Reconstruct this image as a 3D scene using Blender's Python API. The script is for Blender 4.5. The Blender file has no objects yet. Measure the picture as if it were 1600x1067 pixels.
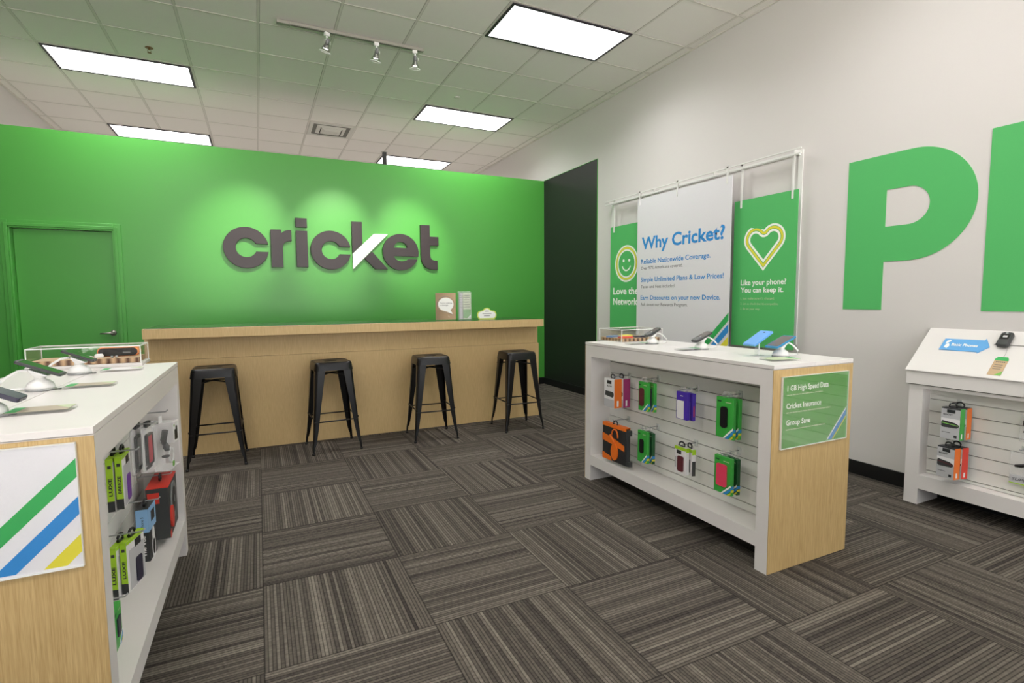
import bpy, bmesh, math, random
from mathutils import Vector, Matrix
S = bpy.context.scene
col = S.collection
R = math.radians
PI = math.pi
random.seed(4)

# ---------------------------------------------------------------- camera, world, exposure
cam = bpy.data.cameras.new('camera'); camo = bpy.data.objects.new('camera', cam); col.objects.link(camo)
r = Vector((0.90015515, -0.43552128, -0.00647475)); u = Vector((0.04107436, 0.07007681, 0.99669561)); f = Vector((0.43362842, 0.89744663, -0.08096876))
M = Matrix((r, u, -f)).transposed().to_4x4(); M.translation = (1.72864, -6.37943, 1.27942)
camo.matrix_world = M
cam.sensor_width = 36; cam.lens = 818.184 / 1600 * 36; cam.clip_start = .05
S.camera = camo
FILL_DAYLIGHT = 12.0
w = bpy.data.worlds.new('world'); S.world = w; w.use_nodes = True
# added daylight fill for the ceiling: bright below the horizon, dim sky above
_nt = w.node_tree; _g = _nt.nodes.new('ShaderNodeTexCoord'); _s = _nt.nodes.new('ShaderNodeSeparateXYZ'); _r = _nt.nodes.new('ShaderNodeValToRGB')
_mr = _nt.nodes.new('ShaderNodeMapRange'); _mr.inputs[1].default_value = -1; _mr.inputs[2].default_value = 1
_nt.links.new(_g.outputs['Generated'], _s.inputs[0]); _nt.links.new(_s.outputs[2], _mr.inputs[0]); _nt.links.new(_mr.outputs[0], _r.inputs[0]); _nt.links.new(_r.outputs[0], _nt.nodes['Background'].inputs[0])
_r.color_ramp.elements[0].position = .49; _r.color_ramp.elements[0].color = (1, .95, .90, 1); _r.color_ramp.elements[1].position = .51; _r.color_ramp.elements[1].color = (.20, .21, .22, 1)
_nt.nodes['Background'].inputs[1].default_value = FILL_DAYLIGHT
S.cycles.max_bounces = 12; S.cycles.diffuse_bounces = 8; S.cycles.transparent_max_bounces = 16
S.view_settings.view_transform = 'Standard'; S.view_settings.look = 'None'; S.view_settings.gamma = 1
S.view_settings.exposure = -0.31
S.view_settings.use_curve_mapping = False
PANEL_STRENGTH = 3
LOGO_SPOT_W = 360
PANEL_W = 32

# ---------------------------------------------------------------- materials
def lin(c):
    return tuple(((v / 255 / 12.92) if v / 255 <= .04045 else ((v / 255 + .055) / 1.055) ** 2.4) for v in c) + (1,)
def mat(name, rgb, rough=.5, metal=0, spec=.5, bump=0, bscale=200, emit=0, coat=0):
    m = bpy.data.materials.new(name); m.use_nodes = True
    nt = m.node_tree; b = nt.nodes['Principled BSDF']
    b.inputs['Base Color'].default_value = lin(rgb); b.inputs['Roughness'].default_value = rough
    b.inputs['Metallic'].default_value = metal; b.inputs['Specular IOR Level'].default_value = spec
    b.inputs['Coat Weight'].default_value = coat; b.inputs['Coat Roughness'].default_value = .08
    # subtle procedural variation of tone and surface
    tc = nt.nodes.new('ShaderNodeTexCoord'); n = nt.nodes.new('ShaderNodeTexNoise'); n.inputs['Scale'].default_value = bscale
    nt.links.new(tc.outputs['Object'], n.inputs['Vector'])
    mix = nt.nodes.new('ShaderNodeMix'); mix.data_type = 'RGBA'; mix.blend_type = 'MULTIPLY'; mix.inputs[0].default_value = .06
    mix.inputs[6].default_value = lin(rgb); nt.links.new(n.outputs['Fac'], mix.inputs[7]); nt.links.new(mix.outputs[2], b.inputs['Base Color'])
    if bump:
        bp = nt.nodes.new('ShaderNodeBump'); bp.inputs['Strength'].default_value = bump; bp.inputs['Distance'].default_value = .002
        nt.links.new(n.outputs['Fac'], bp.inputs['Height']); nt.links.new(bp.outputs[0], b.inputs['Normal'])
    if emit:
        b.inputs['Emission Color'].default_value = (1, 1, 1, 1); b.inputs['Emission Strength'].default_value = emit
    return m
def clear(name, tint=(255, 255, 255), gl=.1, rough=.02):
    m = bpy.data.materials.new(name); m.use_nodes = True; nt = m.node_tree; nt.nodes.clear()
    o = nt.nodes.new('ShaderNodeOutputMaterial'); mx = nt.nodes.new('ShaderNodeMixShader')
    t = nt.nodes.new('ShaderNodeBsdfTransparent'); g = nt.nodes.new('ShaderNodeBsdfGlossy')
    t.inputs[0].default_value = lin(tint); g.inputs['Roughness'].default_value = rough
    fr = nt.nodes.new('ShaderNodeFresnel'); fr.inputs[0].default_value = 1.3
    ad = nt.nodes.new('ShaderNodeMath'); ad.operation = 'MULTIPLY_ADD'; ad.inputs[1].default_value = .35; ad.inputs[2].default_value = gl * .1
    nt.links.new(fr.outputs[0], ad.inputs[0]); nt.links.new(ad.outputs[0], mx.inputs[0])
    nt.links.new(t.outputs[0], mx.inputs[1]); nt.links.new(g.outputs[0], mx.inputs[2]); nt.links.new(mx.outputs[0], o.inputs[0])
    return m

def frost(name, rgb, k, rough=.15):
    # clear plastic that also scatters a little light
    m = bpy.data.materials.new(name); m.use_nodes = True; nt = m.node_tree; p = nt.nodes['Principled BSDF']
    p.inputs['Base Color'].default_value = lin(rgb); p.inputs['Roughness'].default_value = rough; p.inputs['Alpha'].default_value = k
    return m
M_ = {}
M_['white'] = mat('white_laminate', (226, 222, 219), .35, bscale=4)
M_['slat'] = mat('white_slatwall', (224, 224, 218), .4, bscale=4)
M_['groove'] = mat('grey_groove', (120, 118, 112), .6)
M_['wall'] = mat('white_wall_paint', (212, 208, 205), .75, bump=.05, bscale=300)
M_['bouncefloor'] = mat('pale_bounce_floor', (214, 210, 202), .5)
M_['green'] = mat('green_wall_paint', (80, 172, 66), .38, spec=.7, bump=.05, bscale=300)
M_['blackwall'] = mat('black_wall_paint', (27, 29, 26), .5, bump=.08, bscale=250)
M_['blackbase'] = mat('black_rubber_base', (13, 13, 14), .45)
M_['tile'] = mat('ceiling_tile', (232, 228, 222), .9, bump=.35, bscale=180)
M_['grid'] = mat('ceiling_grid_metal', (214, 210, 202), .6)
M_['gridshade'] = mat('ceiling_grid_shadow', (160, 157, 148), .8)
M_['darkframe'] = mat('dark_lamp_frame', (42, 34, 44), .5)
M_['blackmetal'] = mat('black_gloss_metal', (9, 8, 9), .32, 0, .38)
M_['bracemetal'] = mat('black_brace_metal', (18, 17, 17), .35)
M_['chrome'] = mat('brushed_nickel', (196, 190, 182), .45, 1)
M_['letter'] = mat('dark_brown_letter', (52, 43, 45), .38, bscale=150)
M_['letterwhite'] = mat('white_letter_face', (235, 234, 235), .35)
M_['signgreen'] = mat('sign_green', (84, 182, 102), .45)
M_['signgreen2'] = mat('acrylic_sign_green', (84, 166, 62), .15, coat=.4)
M_['signwhite'] = mat('sign_white', (222, 220, 224), .4)
M_['posterwhite'] = mat('poster_white', (236, 235, 238), .15, coat=.4)
M_['printwhite'] = mat('print_white', (244, 246, 240), .5)
M_['printblue'] = mat('print_blue', (46, 138, 208), .5)
M_['printyellow'] = mat('print_yellow', (226, 216, 62), .5)
M_['printgreen'] = mat('print_green', (52, 172, 88), .5)
M_['printgrey'] = mat('print_grey', (96, 96, 96), .6)
M_['railwhite'] = mat('white_rail_metal', (224, 224, 220), .4)
M_['acrylic'] = clear('clear_acrylic')
M_['edgeglow'] = mat('painted_edge_glow', (238, 240, 236), .3)  # plain white imitating the light caught in clear edges
M_['clearpl'] = frost('clear_plastic', (236, 236, 236), .15)
M_['clearhook'] = frost('clear_hook_plastic', (226, 230, 226), .6)
M_['blackpl'] = mat('black_plastic', (20, 20, 22), .35)
M_['charcoal'] = mat('charcoal_plastic', (58, 60, 60), .45)
M_['greypl'] = mat('grey_plastic', (128, 130, 130), .45)
M_['whitepl'] = mat('white_plastic', (236, 236, 234), .3)
M_['silver'] = mat('silver_plastic', (170, 172, 172), .3, .5)
M_['screen'] = mat('dark_glass_screen', (18, 22, 20), .06, coat=.5)
M_['screengrey'] = mat('grey_screen', (104, 98, 96), .15)
M_['navy'] = mat('dark_navy_plastic', (44, 42, 62), .35)
M_['bluephone'] = mat('blue_phone_plastic', (104, 164, 228), .35)
M_['bluephone2'] = mat('blue_phone_shell', (36, 128, 176), .35)
M_['kraft'] = mat('kraft_card', (196, 168, 132), .7)
M_['kraftdark'] = mat('kraft_card_speckled', (176, 166, 146), .7)
M_['packgreen'] = mat('pack_green', (60, 170, 66), .4)
M_['packdark'] = mat('pack_dark_green', (26, 84, 44), .4)
M_['lime'] = mat('pack_lime', (168, 212, 40), .4)
M_['orange'] = mat('pack_orange', (238, 118, 34), .4)
M_['softorange'] = mat('orange_shell', (240, 150, 82), .45)
M_['red'] = mat('pack_red', (220, 62, 48), .4)
M_['crimson'] = mat('crimson_case', (190, 36, 62), .4)
M_['pink'] = mat('pink_case', (236, 68, 100), .4)
M_['purple'] = mat('pack_purple', (74, 48, 168), .4)
M_['violet'] = mat('violet_case', (112, 60, 152), .4)
M_['magenta'] = mat('pack_magenta', (164, 48, 112), .4)
M_['maroon'] = mat('maroon_case', (96, 40, 48), .4)
M_['packblue'] = mat('pack_pale_blue', (140, 184, 226), .4)
M_['packwhite'] = mat('pack_white', (232, 230, 230), .4)
M_['packgrey'] = mat('pack_grey', (190, 190, 192), .4)
M_['packblack'] = mat('pack_black', (44, 46, 48), .4)
M_['yellowpl'] = mat('yellow_plastic', (232, 222, 90), .4)
M_['redpl'] = mat('coral_plastic', (232, 92, 66), .4)
M_['brass'] = mat('aged_brass', (120, 92, 50), .4, .7)
M_['vent'] = mat('vent_metal', (206, 204, 196), .5)
M_['track'] = mat('shaded_track_metal', (150, 148, 138), .5)  # white metal, greyed here to imitate its shaded underside
M_['ventdark'] = mat('vent_throat', (112, 110, 104), .8)
M_['counterdark'] = mat('dark_counter_surface', (30, 34, 30), .12)
M_['signarrow'] = mat('arrow_blue', (98, 168, 226), .45)
M_['palegreen'] = mat('pale_green_print', (190, 204, 166), .5)
M_['tagyellow'] = mat('lime_border_print', (206, 222, 96), .5)
M_['logogreen'] = mat('pack_leaf_print', (120, 180, 80), .5)
M_['diffuser'] = mat('lamp_diffuser', (255, 255, 255), .6, emit=PANEL_STRENGTH)
M_['bulb'] = mat('bulb_face', (255, 255, 255), .4, emit=14)
M_['lampglass'] = clear('lamp_shade_glass', (240, 240, 236), .5, .05)

def wood(name, a, b, sc=1.0):
    m = bpy.data.materials.new(name); m.use_nodes = True; nt = m.node_tree; p = nt.nodes['Principled BSDF']
    p.inputs['Roughness'].default_value = .5
    tc = nt.nodes.new('ShaderNodeTexCoord'); mp = nt.nodes.new('ShaderNodeMapping'); mp.inputs['Scale'].default_value = (230 * sc, 230 * sc, 6 * sc)
    n = nt.nodes.new('ShaderNodeTexNoise'); n.inputs['Scale'].default_value = 1; n.inputs['Detail'].default_value = 3
    mp2 = nt.nodes.new('ShaderNodeMapping'); mp2.inputs['Scale'].default_value = (420 * sc, 420 * sc, 16 * sc)
    n2 = nt.nodes.new('ShaderNodeTexNoise'); n2.inputs['Scale'].default_value = 1
    av = nt.nodes.new('ShaderNodeMath'); av.operation = 'ADD'
    rp = nt.nodes.new('ShaderNodeValToRGB'); e = rp.color_ramp.elements; e[0].position = .32; e[1].position = .68; e[0].color = lin(a); e[1].color = lin(b)
    hf = nt.nodes.new('ShaderNodeMath'); hf.operation = 'MULTIPLY'; hf.inputs[1].default_value = .5
    L = nt.links.new
    L(tc.outputs['Object'], mp.inputs[0]); L(tc.outputs['Object'], mp2.inputs[0]); L(mp.outputs[0], n.inputs['Vector']); L(mp2.outputs[0], n2.inputs['Vector'])
    L(n.outputs['Fac'], av.inputs[0]); L(n2.outputs['Fac'], av.inputs[1]); L(av.outputs[0], hf.inputs[0]); L(hf.outputs[0], rp.inputs[0]); L(rp.outputs[0], p.inputs['Base Color'])
    return m
M_['wood'] = wood('light_oak_laminate', (172, 142, 90), (204, 176, 124))
M_['wood2'] = wood('pale_oak_counter', (190, 160, 108), (214, 186, 134), 1.2)

def corrugated():
    m = bpy.data.materials.new('corrugated_card_edge'); m.use_nodes = True; nt = m.node_tree; p = nt.nodes['Principled BSDF']; p.inputs['Roughness'].default_value = .8
    tc = nt.nodes.new('ShaderNodeTexCoord'); wv = nt.nodes.new('ShaderNodeTexWave'); wv.inputs['Scale'].default_value = 17; wv.bands_direction = 'DIAGONAL'
    mp = nt.nodes.new('ShaderNodeMapping'); mp.inputs['Scale'].default_value = (1, 1, 0)
    rp = nt.nodes.new('ShaderNodeValToRGB'); e = rp.color_ramp.elements; e[0].color = lin((96, 66, 48)); e[1].color = lin((206, 172, 134))
    L = nt.links.new; L(tc.outputs['Object'], mp.inputs[0]); L(mp.outputs[0], wv.inputs['Vector']); L(wv.outputs['Fac'], rp.inputs[0]); L(rp.outputs[0], p.inputs['Base Color'])
    return m
M_['corr'] = corrugated()

def carpet():
    m = bpy.data.materials.new('striped_carpet_tiles'); m.use_nodes = True; nt = m.node_tree; p = nt.nodes['Principled BSDF']
    p.inputs['Roughness'].default_value = .95; p.inputs['Specular IOR Level'].default_value = .15
    L = nt.links.new
    def math_(op, a, b=None, c=None):
        n = nt.nodes.new('ShaderNodeMath'); n.operation = op
        for i, v in enumerate((a, b, c)):
            if v is None: continue
            if isinstance(v, (int, float)): n.inputs[i].default_value = v
            else: L(v, n.inputs[i])
        return n.outputs[0]
    tc = nt.nodes.new('ShaderNodeTexCoord'); sp = nt.nodes.new('ShaderNodeSeparateXYZ'); L(tc.outputs['Object'], sp.inputs[0])
    T = .6096
    uu = math_('DIVIDE', math_('SUBTRACT', sp.outputs[0], 1.6974 - 40 * T), T); vv = math_('DIVIDE', math_('SUBTRACT', sp.outputs[1], -4.4712 - 40 * T), T)
    iu = math_('FLOOR', uu); iv = math_('FLOOR', vv); fu = math_('FRACT', uu); fv = math_('FRACT', vv)
    par = math_('MODULO', math_('ADD', iu, iv), 2.0)
    inv = math_('SUBTRACT', 1.0, par)
    ac = math_('ADD', math_('MULTIPLY', fu, inv), math_('MULTIPLY', fv, par))
    al = math_('ADD', math_('MULTIPLY', fv, inv), math_('MULTIPLY', fu, par))
    tid = math_('ADD', math_('MULTIPLY', iu, 7.31), math_('MULTIPLY', iv, 13.17))
    # wide bands across the tile
    cb = nt.nodes.new('ShaderNodeCombineXYZ'); L(math_('ADD', math_('MULTIPLY', ac, 15), math_('MULTIPLY', tid, 3.3)), cb.inputs[0]); L(tid, cb.inputs[1])
    n1 = nt.nodes.new('ShaderNodeTexNoise'); n1.inputs['Scale'].default_value = 1; n1.inputs['Detail'].default_value = 2; L(cb.outputs[0], n1.inputs['Vector'])
    # ribs: each rib its own tone
    rib = math_('FLOOR', math_('MULTIPLY', ac, 46))
    cb2 = nt.nodes.new('ShaderNodeCombineXYZ'); L(rib, cb2.inputs[0]); L(tid, cb2.inputs[1])
    wn = nt.nodes.new('ShaderNodeTexWhiteNoise'); wn.noise_dimensions = '2D'; L(cb2.outputs[0], wn.inputs['Vector'])
    # grooves between the ribs
    gr = math_('PINGPONG', math_('MULTIPLY', ac, 46), .5)
    grs = nt.nodes.new('ShaderNodeMapRange'); grs.inputs[1].default_value = .05; grs.inputs[2].default_value = .22; grs.inputs[3].default_value = .42; grs.inputs[4].default_value = 1; L(gr, grs.inputs[0])
    # yarn flecks along each rib
    cb3 = nt.nodes.new('ShaderNodeCombineXYZ'); L(math_('MULTIPLY', rib, 5.7), cb3.inputs[0]); L(math_('MULTIPLY', al, 60), cb3.inputs[1]); L(tid, cb3.inputs[2])
    n3 = nt.nodes.new('ShaderNodeTexNoise'); n3.inputs['Scale'].default_value = 1; n3.inputs['Detail'].default_value = 1; L(cb3.outputs[0], n3.inputs['Vector'])
    b1 = nt.nodes.new('ShaderNodeMapRange'); b1.inputs[1].default_value = .36; b1.inputs[2].default_value = .64; L(n1.outputs['Fac'], b1.inputs[0])
    val = math_('ADD', math_('MULTIPLY_ADD', b1.outputs[0], .26, .06), math_('MULTIPLY', wn.outputs['Value'], .42))
    val = math_('ADD', val, math_('MULTIPLY', math_('SUBTRACT', n3.outputs['Fac'], .5), .45))
    rp = nt.nodes.new('ShaderNodeValToRGB'); e = rp.color_ramp.elements
    e[0].position = .05; e[0].color = lin((54, 49, 46)); e[1].position = .95; e[1].color = lin((134, 127, 116))
    k = e.new(.5); k.color = lin((94, 88, 80))
    L(val, rp.inputs[0])
    # seam at the tile edge
    ed = math_('MINIMUM', math_('PINGPONG', fu, .5), math_('PINGPONG', fv, .5))
    es = nt.nodes.new('ShaderNodeMapRange'); es.inputs[1].default_value = .002; es.inputs[2].default_value = .007; es.inputs[3].default_value = .5; es.inputs[4].default_value = 1; L(ed, es.inputs[0])
    mm = math_('MULTIPLY', grs.outputs[0], es.outputs[0])
    mx = nt.nodes.new('ShaderNodeMix'); mx.data_type = 'RGBA'; mx.blend_type = 'MULTIPLY'; mx.inputs[0].default_value = 1
    L(rp.outputs[0], mx.inputs[6]); L(mm, mx.inputs[7]); L(mx.outputs[2], p.inputs['Base Color'])
    bp = nt.nodes.new('ShaderNodeBump'); bp.inputs['Strength'].default_value = .4; bp.inputs['Distance'].default_value = .003; L(mm, bp.inputs['Height']); L(bp.outputs[0], p.inputs['Normal'])
    return m
M_['carpet'] = carpet()

# ---------------------------------------------------------------- mesh helpers
class MB:
    def __init__(s): s.bm = bmesh.new()
    def _add(s, vs, faces, mi=0, mtx=None):
        bv = [s.bm.verts.new(mtx @ Vector(v) if mtx else Vector(v)) for v in vs]
        for fc in faces:
            try: fa = s.bm.faces.new([bv[i] for i in fc]); fa.material_index = mi
            except ValueError: pass
        return s
    def box(s, x0, y0, z0, x1, y1, z1, mi=0, mtx=None):
        x0, x1 = min(x0, x1), max(x0, x1); y0, y1 = min(y0, y1), max(y0, y1); z0, z1 = min(z0, z1), max(z0, z1)
        return s._add([(x0, y0, z0), (x1, y0, z0), (x1, y1, z0), (x0, y1, z0), (x0, y0, z1), (x1, y0, z1), (x1, y1, z1), (x0, y1, z1)],
                      [(0, 3, 2, 1), (4, 5, 6, 7), (0, 1, 5, 4), (1, 2, 6, 5), (2, 3, 7, 6), (3, 0, 4, 7)], mi, mtx)
    def quad(s, pts, mi=0): return s._add(pts, [tuple(range(len(pts)))], mi)
    def prism(s, pts, t, o=(0, 0, 0), ux=(1, 0, 0), uy=(0, 0, 1), n=(0, -1, 0), holes=(), mi=0):
        # polygon in the plane (ux, uy) at o, extruded by t along n; holes by triangulated fill
        o, ux, uy, n = Vector(o), Vector(ux), Vector(uy), Vector(n)
        if not holes:
            a = [o + ux * p[0] + uy * p[1] for p in pts]; b = [q + n * t for q in a]; k = len(a)
            return s._add(a + b, [tuple(range(k)), tuple(range(2 * k - 1, k - 1, -1))] + [(i, i + k, (i + 1) % k + k, (i + 1) % k) for i in range(k)], mi)
        tmp = bmesh.new(); loops = [pts] + list(holes); ed = []; allv = []
        for lp in loops:
            vs = [tmp.verts.new(o + ux * p[0] + uy * p[1]) for p in lp]; allv.append(vs)
            ed += [tmp.edges.new((vs[i], vs[(i + 1) % len(vs)])) for i in range(len(vs))]
        bmesh.ops.triangle_fill(tmp, edges=ed, use_beauty=True)
        tmp.verts.index_update()
        vs = [v.co.copy() for v in tmp.verts]; fs = [tuple(v.index for v in fa.verts) for fa in tmp.faces]; k = len(vs)
        idx = [[v.index for v in lp] for lp in allv]; tmp.free()
        faces = fs + [tuple(i + k for i in reversed(fa)) for fa in fs]
        for lp in idx: faces += [(lp[i], lp[i] + k, lp[(i + 1) % len(lp)] + k, lp[(i + 1) % len(lp)]) for i in range(len(lp))]
        return s._add(vs + [v + n * t for v in vs], faces, mi)
    def tube(s, pts, rad, seg=8, closed=False, mi=0):
        pts = [Vector(p) for p in pts]; n = len(pts); rings = []; bv = []
        up = Vector((0, 0, 1))
        for i, p in enumerate(pts):
            a = pts[(i - 1) % n] if (closed or i > 0) else p; b = pts[(i + 1) % n] if (closed or i < n - 1) else p
            d = (b - a).normalized(); x = d.cross(up)
            if x.length < .05: x = d.cross(Vector((1, 0, 0)))
            x.normalize(); y = d.cross(x)
            rr = rad[i] if isinstance(rad, (list, tuple)) else rad
            rings.append([s.bm.verts.new(p + x * rr * math.cos(2 * PI * k / seg) + y * rr * math.sin(2 * PI * k / seg)) for k in range(seg)])
        for i in range(n if closed else n - 1):
            A, B = rings[i], rings[(i + 1) % n]
            for k in range(seg):
                fa = s.bm.faces.new((A[k], A[(k + 1) % seg], B[(k + 1) % seg], B[k])); fa.material_index = mi; fa.smooth = True
        if not closed:
            s.bm.faces.new(rings[0][::-1]).material_index = mi; s.bm.faces.new(rings[-1]).material_index = mi
        return s
    def lathe(s, prof, c=(0, 0, 0), seg=28, mtx=None, cap=True, mi=0, sx=1, sy=1):
        rings = []
        for (rr, z) in prof:
            ring = []
            for k in range(seg):
                v = Vector((c[0] + sx * rr * math.cos(2 * PI * k / seg), c[1] + sy * rr * math.sin(2 * PI * k / seg), c[2] + z))
                ring.append(s.bm.verts.new(mtx @ v if mtx else v))
            rings.append(ring)
        for A, B in zip(rings, rings[1:]):
            for k in range(seg):
                fa = s.bm.faces.new((A[k], A[(k + 1) % seg], B[(k + 1) % seg], B[k])); fa.smooth = True; fa.material_index = mi
        if cap: s.bm.faces.new(rings[0][::-1]).material_index = mi; s.bm.faces.new(rings[-1]).material_index = mi
        return s
    def loops(s, ls, cap0=True, cap1=True, smooth=True, mi=0):
        rings = [[s.bm.verts.new(Vector(p)) for p in l] for l in ls]; k = len(rings[0])
        for A, B in zip(rings, rings[1:]):
            for i in range(k):
                fa = s.bm.faces.new((A[i], A[(i + 1) % k], B[(i + 1) % k], B[i])); fa.smooth = smooth; fa.material_index = mi
        if cap0: s.bm.faces.new(rings[0][::-1])
        if cap1: s.bm.faces.new(rings[-1])
        return s
    def build(s, name, m, parent=None, loc=None, rot=None, bev=0, kind=None, label=None, bseg=2, mtx=None):
        bmesh.ops.recalc_face_normals(s.bm, faces=s.bm.faces)
        me = bpy.data.meshes.new(name); s.bm.to_mesh(me); s.bm.free()
        for q in (m if isinstance(m, (list, tuple)) else [m]): me.materials.append(M_[q] if isinstance(q, str) else q)
        if mtx: me.transform(mtx)
        o = bpy.data.objects.new(name, me); col.objects.link(o)
        if parent: o.parent = parent
        if loc: o.location = loc
        if rot: o.rotation_euler = rot
        if bev:
            b = o.modifiers.new('bevel', 'BEVEL'); b.width = bev; b.segments = bseg; b.limit_method = 'ANGLE'; b.angle_limit = R(40)
            for p in me.polygons: p.use_smooth = True
            b.harden_normals = False
            try: me.set_sharp_from_angle(angle=R(40))
            except Exception: pass
        if kind: o['kind'] = kind
        if label: o['label'] = label
        return o
def tag(o, label, cat, group=None):
    o['label'] = label; o['category'] = cat
    if group: o['group'] = group
    return o
def thing(name, label, cat, loc=(0, 0, 0), rz=0, group=None):
    o = bpy.data.objects.new(name, None); col.objects.link(o); o.empty_display_size = .05
    o.location = loc; o.rotation_euler = (0, 0, rz); return tag(o, label, cat, group)
def copy_tree(o, parent=None):
    c = o.copy(); col.objects.link(c); c.parent = parent
    for ch in list(o.children): copy_tree(ch, c)
    return c
def rr(x0, y0, x1, y1, r, n=5):
    out = []
    for cx, cy, a in ((x1 - r, y0 + r, -90), (x1 - r, y1 - r, 0), (x0 + r, y1 - r, 90), (x0 + r, y0 + r, 180)):
        for i in range(n + 1):
            t = R(a + 90 * i / n); out.append((cx + r * math.cos(t), cy + r * math.sin(t)))
    return out
def arc(cx, cy, rad, a0, a1, n=24, ry=None):
    ry = rad if ry is None else ry
    return [(cx + rad * math.cos(R(a0 + (a1 - a0) * i / n)), cy + ry * math.sin(R(a0 + (a1 - a0) * i / n))) for i in range(n + 1)]
def text(name, s, m, parent, o, ux, uy, width, height, bold=0, ext=.0006, n=None, cap=None, label=None, shear=0):
    # s written in the plane (ux right, uy up) from o (left end of the baseline); height = height of a capital
    c = bpy.data.curves.new(name, 'FONT'); c.body = s; c.size = 1; c.offset = bold; c.resolution_u = 3; c.shear = shear
    t = bpy.data.objects.new('tmp_text', c); col.objects.link(t)
    dg = bpy.context.evaluated_depsgraph_get(); dg.update()
    me = bpy.data.meshes.new_from_object(t.evaluated_get(dg)); bpy.data.objects.remove(t); bpy.data.curves.remove(c)
    xs = [v.co.x for v in me.vertices]
    x0, x1 = min(xs), max(xs)
    ux, uy = Vector(ux).normalized(), Vector(uy).normalized(); nn = Vector(n).normalized() if n else ux.cross(uy)
    sx = width / (x1 - x0); sy = height / .729
    o = Vector(o)
    for v in me.vertices: v.co = o + ux * (v.co.x - x0) * sx + uy * v.co.y * sy + nn * ext
    me.materials.clear(); me.materials.append(M_[m])
    me.name = name
    ob = bpy.data.objects.new(name, me); col.objects.link(ob); ob.parent = parent
    if label: ob['label'] = label
    return ob

# ================================================================ ROOM
T = .6096; W = 5.583; H = 3.653; G = .482; XL = -.70; YN = -9.0; YF = 3.75
b = MB(); b.quad([(XL, YN, 0), (W, YN, 0), (W, G + .12, 0), (XL, G + .12, 0)]); fl = b.build('floor', 'carpet', kind='structure')
b = MB(); b.quad([(XL, G + .12, 0), (W, G + .12, 0), (W, YF, 0), (XL, YF, 0)]); b.build('floor', 'bouncefloor', kind='structure')  # unseen pale floor, added to bounce light onto the ceiling behind
b = MB(); b.quad([(XL, YN, H), (XL, YF, H), (W, YF, H), (W, YN, H)]); b.build('ceiling', 'tile', kind='structure')
b = MB()
i0, i1 = -1, 9; j0, j1 = int(YN / T), int(YF / T)
for i in range(i0, i1 + 1): b.box(i * T - .009, YN, H - .004, i * T + .009, YF, H + .003)
for j in range(j0, j1 + 1): b.box(XL, j * T - .009, H - .0035, W, j * T + .009, H + .003)
b.box(XL, YN, H - .012, XL + .02, YF, H); b.box(W - .02, YN, H - .012, W, YF, H)
b.build('trim_1', 'grid', kind='structure')
b = MB()
for i in range(i0, i1 + 1):
    for s in (-1, 1): b.box(i * T + s * .0105 - .0016, YN, H - .0012, i * T + s * .0105 + .0016, YF, H + .002)
for j in range(j0, j1 + 1):
    for s in (-1, 1): b.box(XL, j * T + s * .0105 - .0016, H - .001, W, j * T + s * .0105 + .0016, H + .002)
b.build('trim_2', 'gridshade', kind='structure')  # shade beside the grid bars, put in as darker strips
# right wall, with the black painted stretch next to the green wall
b = MB()
def wq(y0, y1, z0, z1, mi): b.quad([(W, y0, z0), (W, y1, z0), (W, y1, z1), (W, y0, z1)], mi)
wq(YN, -.873, 0, H, 0); wq(-.873, G, 0, 3.0, 1); wq(-.873, G, 3.0, H, 0); wq(G, YF, 0, H, 0)
b.build('wall_right', ['wall', 'blackwall'], kind='structure')
b = MB(); b.box(W - .006, -.877, 0, W, -.871, 3.003); b.box(W - .006, -.873, 2.998, W, G, 3.003); b.build('trim_3', 'green', kind='structure')
b = MB()   # left wall, white above and behind; unseen black stretch added to cut bounce
def lq(y0, y1, z0, z1, mi): b.quad([(XL, y0, z0), (XL, y0, z1), (XL, y1, z1), (XL, y1, z0)], mi)
lq(YN, -3.9, 0, H, 0); lq(-3.9, G, 0, 3.0, 1); lq(-3.9, G, 3.0, H, 0); lq(G, YF, 0, H, 0)
b.build('wall_left', ['wall', 'blackwall'], kind='structure')
b = MB(); b.quad([(XL, YF, 0), (XL, YF, H), (W, YF, H), (W, YF, 0)]); b.build('wall_back', 'wall', kind='structure')
b = MB()   # unseen front wall, its wide window added to let fill light reach the ceiling
b.box(XL, YN - .1, 0, W, YN, .35); b.box(XL, YN - .1, 3.3, W, YN, H); b.box(XL, YN - .1, .35, XL + .25, YN, 3.3); b.box(W - .25, YN - .1, .35, W, YN, 3.3)
b.build('wall_front', 'wall', kind='structure')
b = MB()
for x in (XL + .25, XL + 2.17, XL + 4.06, W - .30): b.box(x, YN - .08, .35, x + .05, YN - .02, 3.3)
b.box(XL + .25, YN - .08, .35, W - .25, YN - .02, .40); b.box(XL + .25, YN - .08, 3.25, W - .25, YN - .02, 3.3); wn_ = b.build('added_window_1', 'greypl', kind='structure')
b = MB(); b.box(XL + .25, YN - .055, .35, W - .25, YN - .045, 3.3); b.build('added_window_pane', 'acrylic', wn_)
# green partition, 3 m high, with the door opening
DL, DR, DT = -.457, .393, 2.03
b = MB()
b.box(XL, G, 0, DL, G + .12, 3.0); b.box(DR, G, 0, W, G + .12, 3.0); b.box(DL, G, DT, DR, G + .12, 3.0)
b.build('wall_green', 'green', kind='structure')
b = MB(); b.box(XL, G + .12, 0, DL, G + .13, 2.995); b.box(DR, G + .12, 0, W, G + .13, 2.995); b.box(DL, G + .12, DT, DR, G + .13, 2.995); b.build('wall_stockroom', 'wall', kind='structure')  # unseen white back skin, added to brighten the ceiling beyond
b = MB(); b.box(W - .012, YN, 0, W, G, .1); b.build('baseboard_right', 'blackbase', kind='structure', bev=.003)
b = MB(); b.box(DR + .06, G - .012, 0, W - .012, G, .1); b.build('baseboard_back', 'blackbase', kind='structure')
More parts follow.
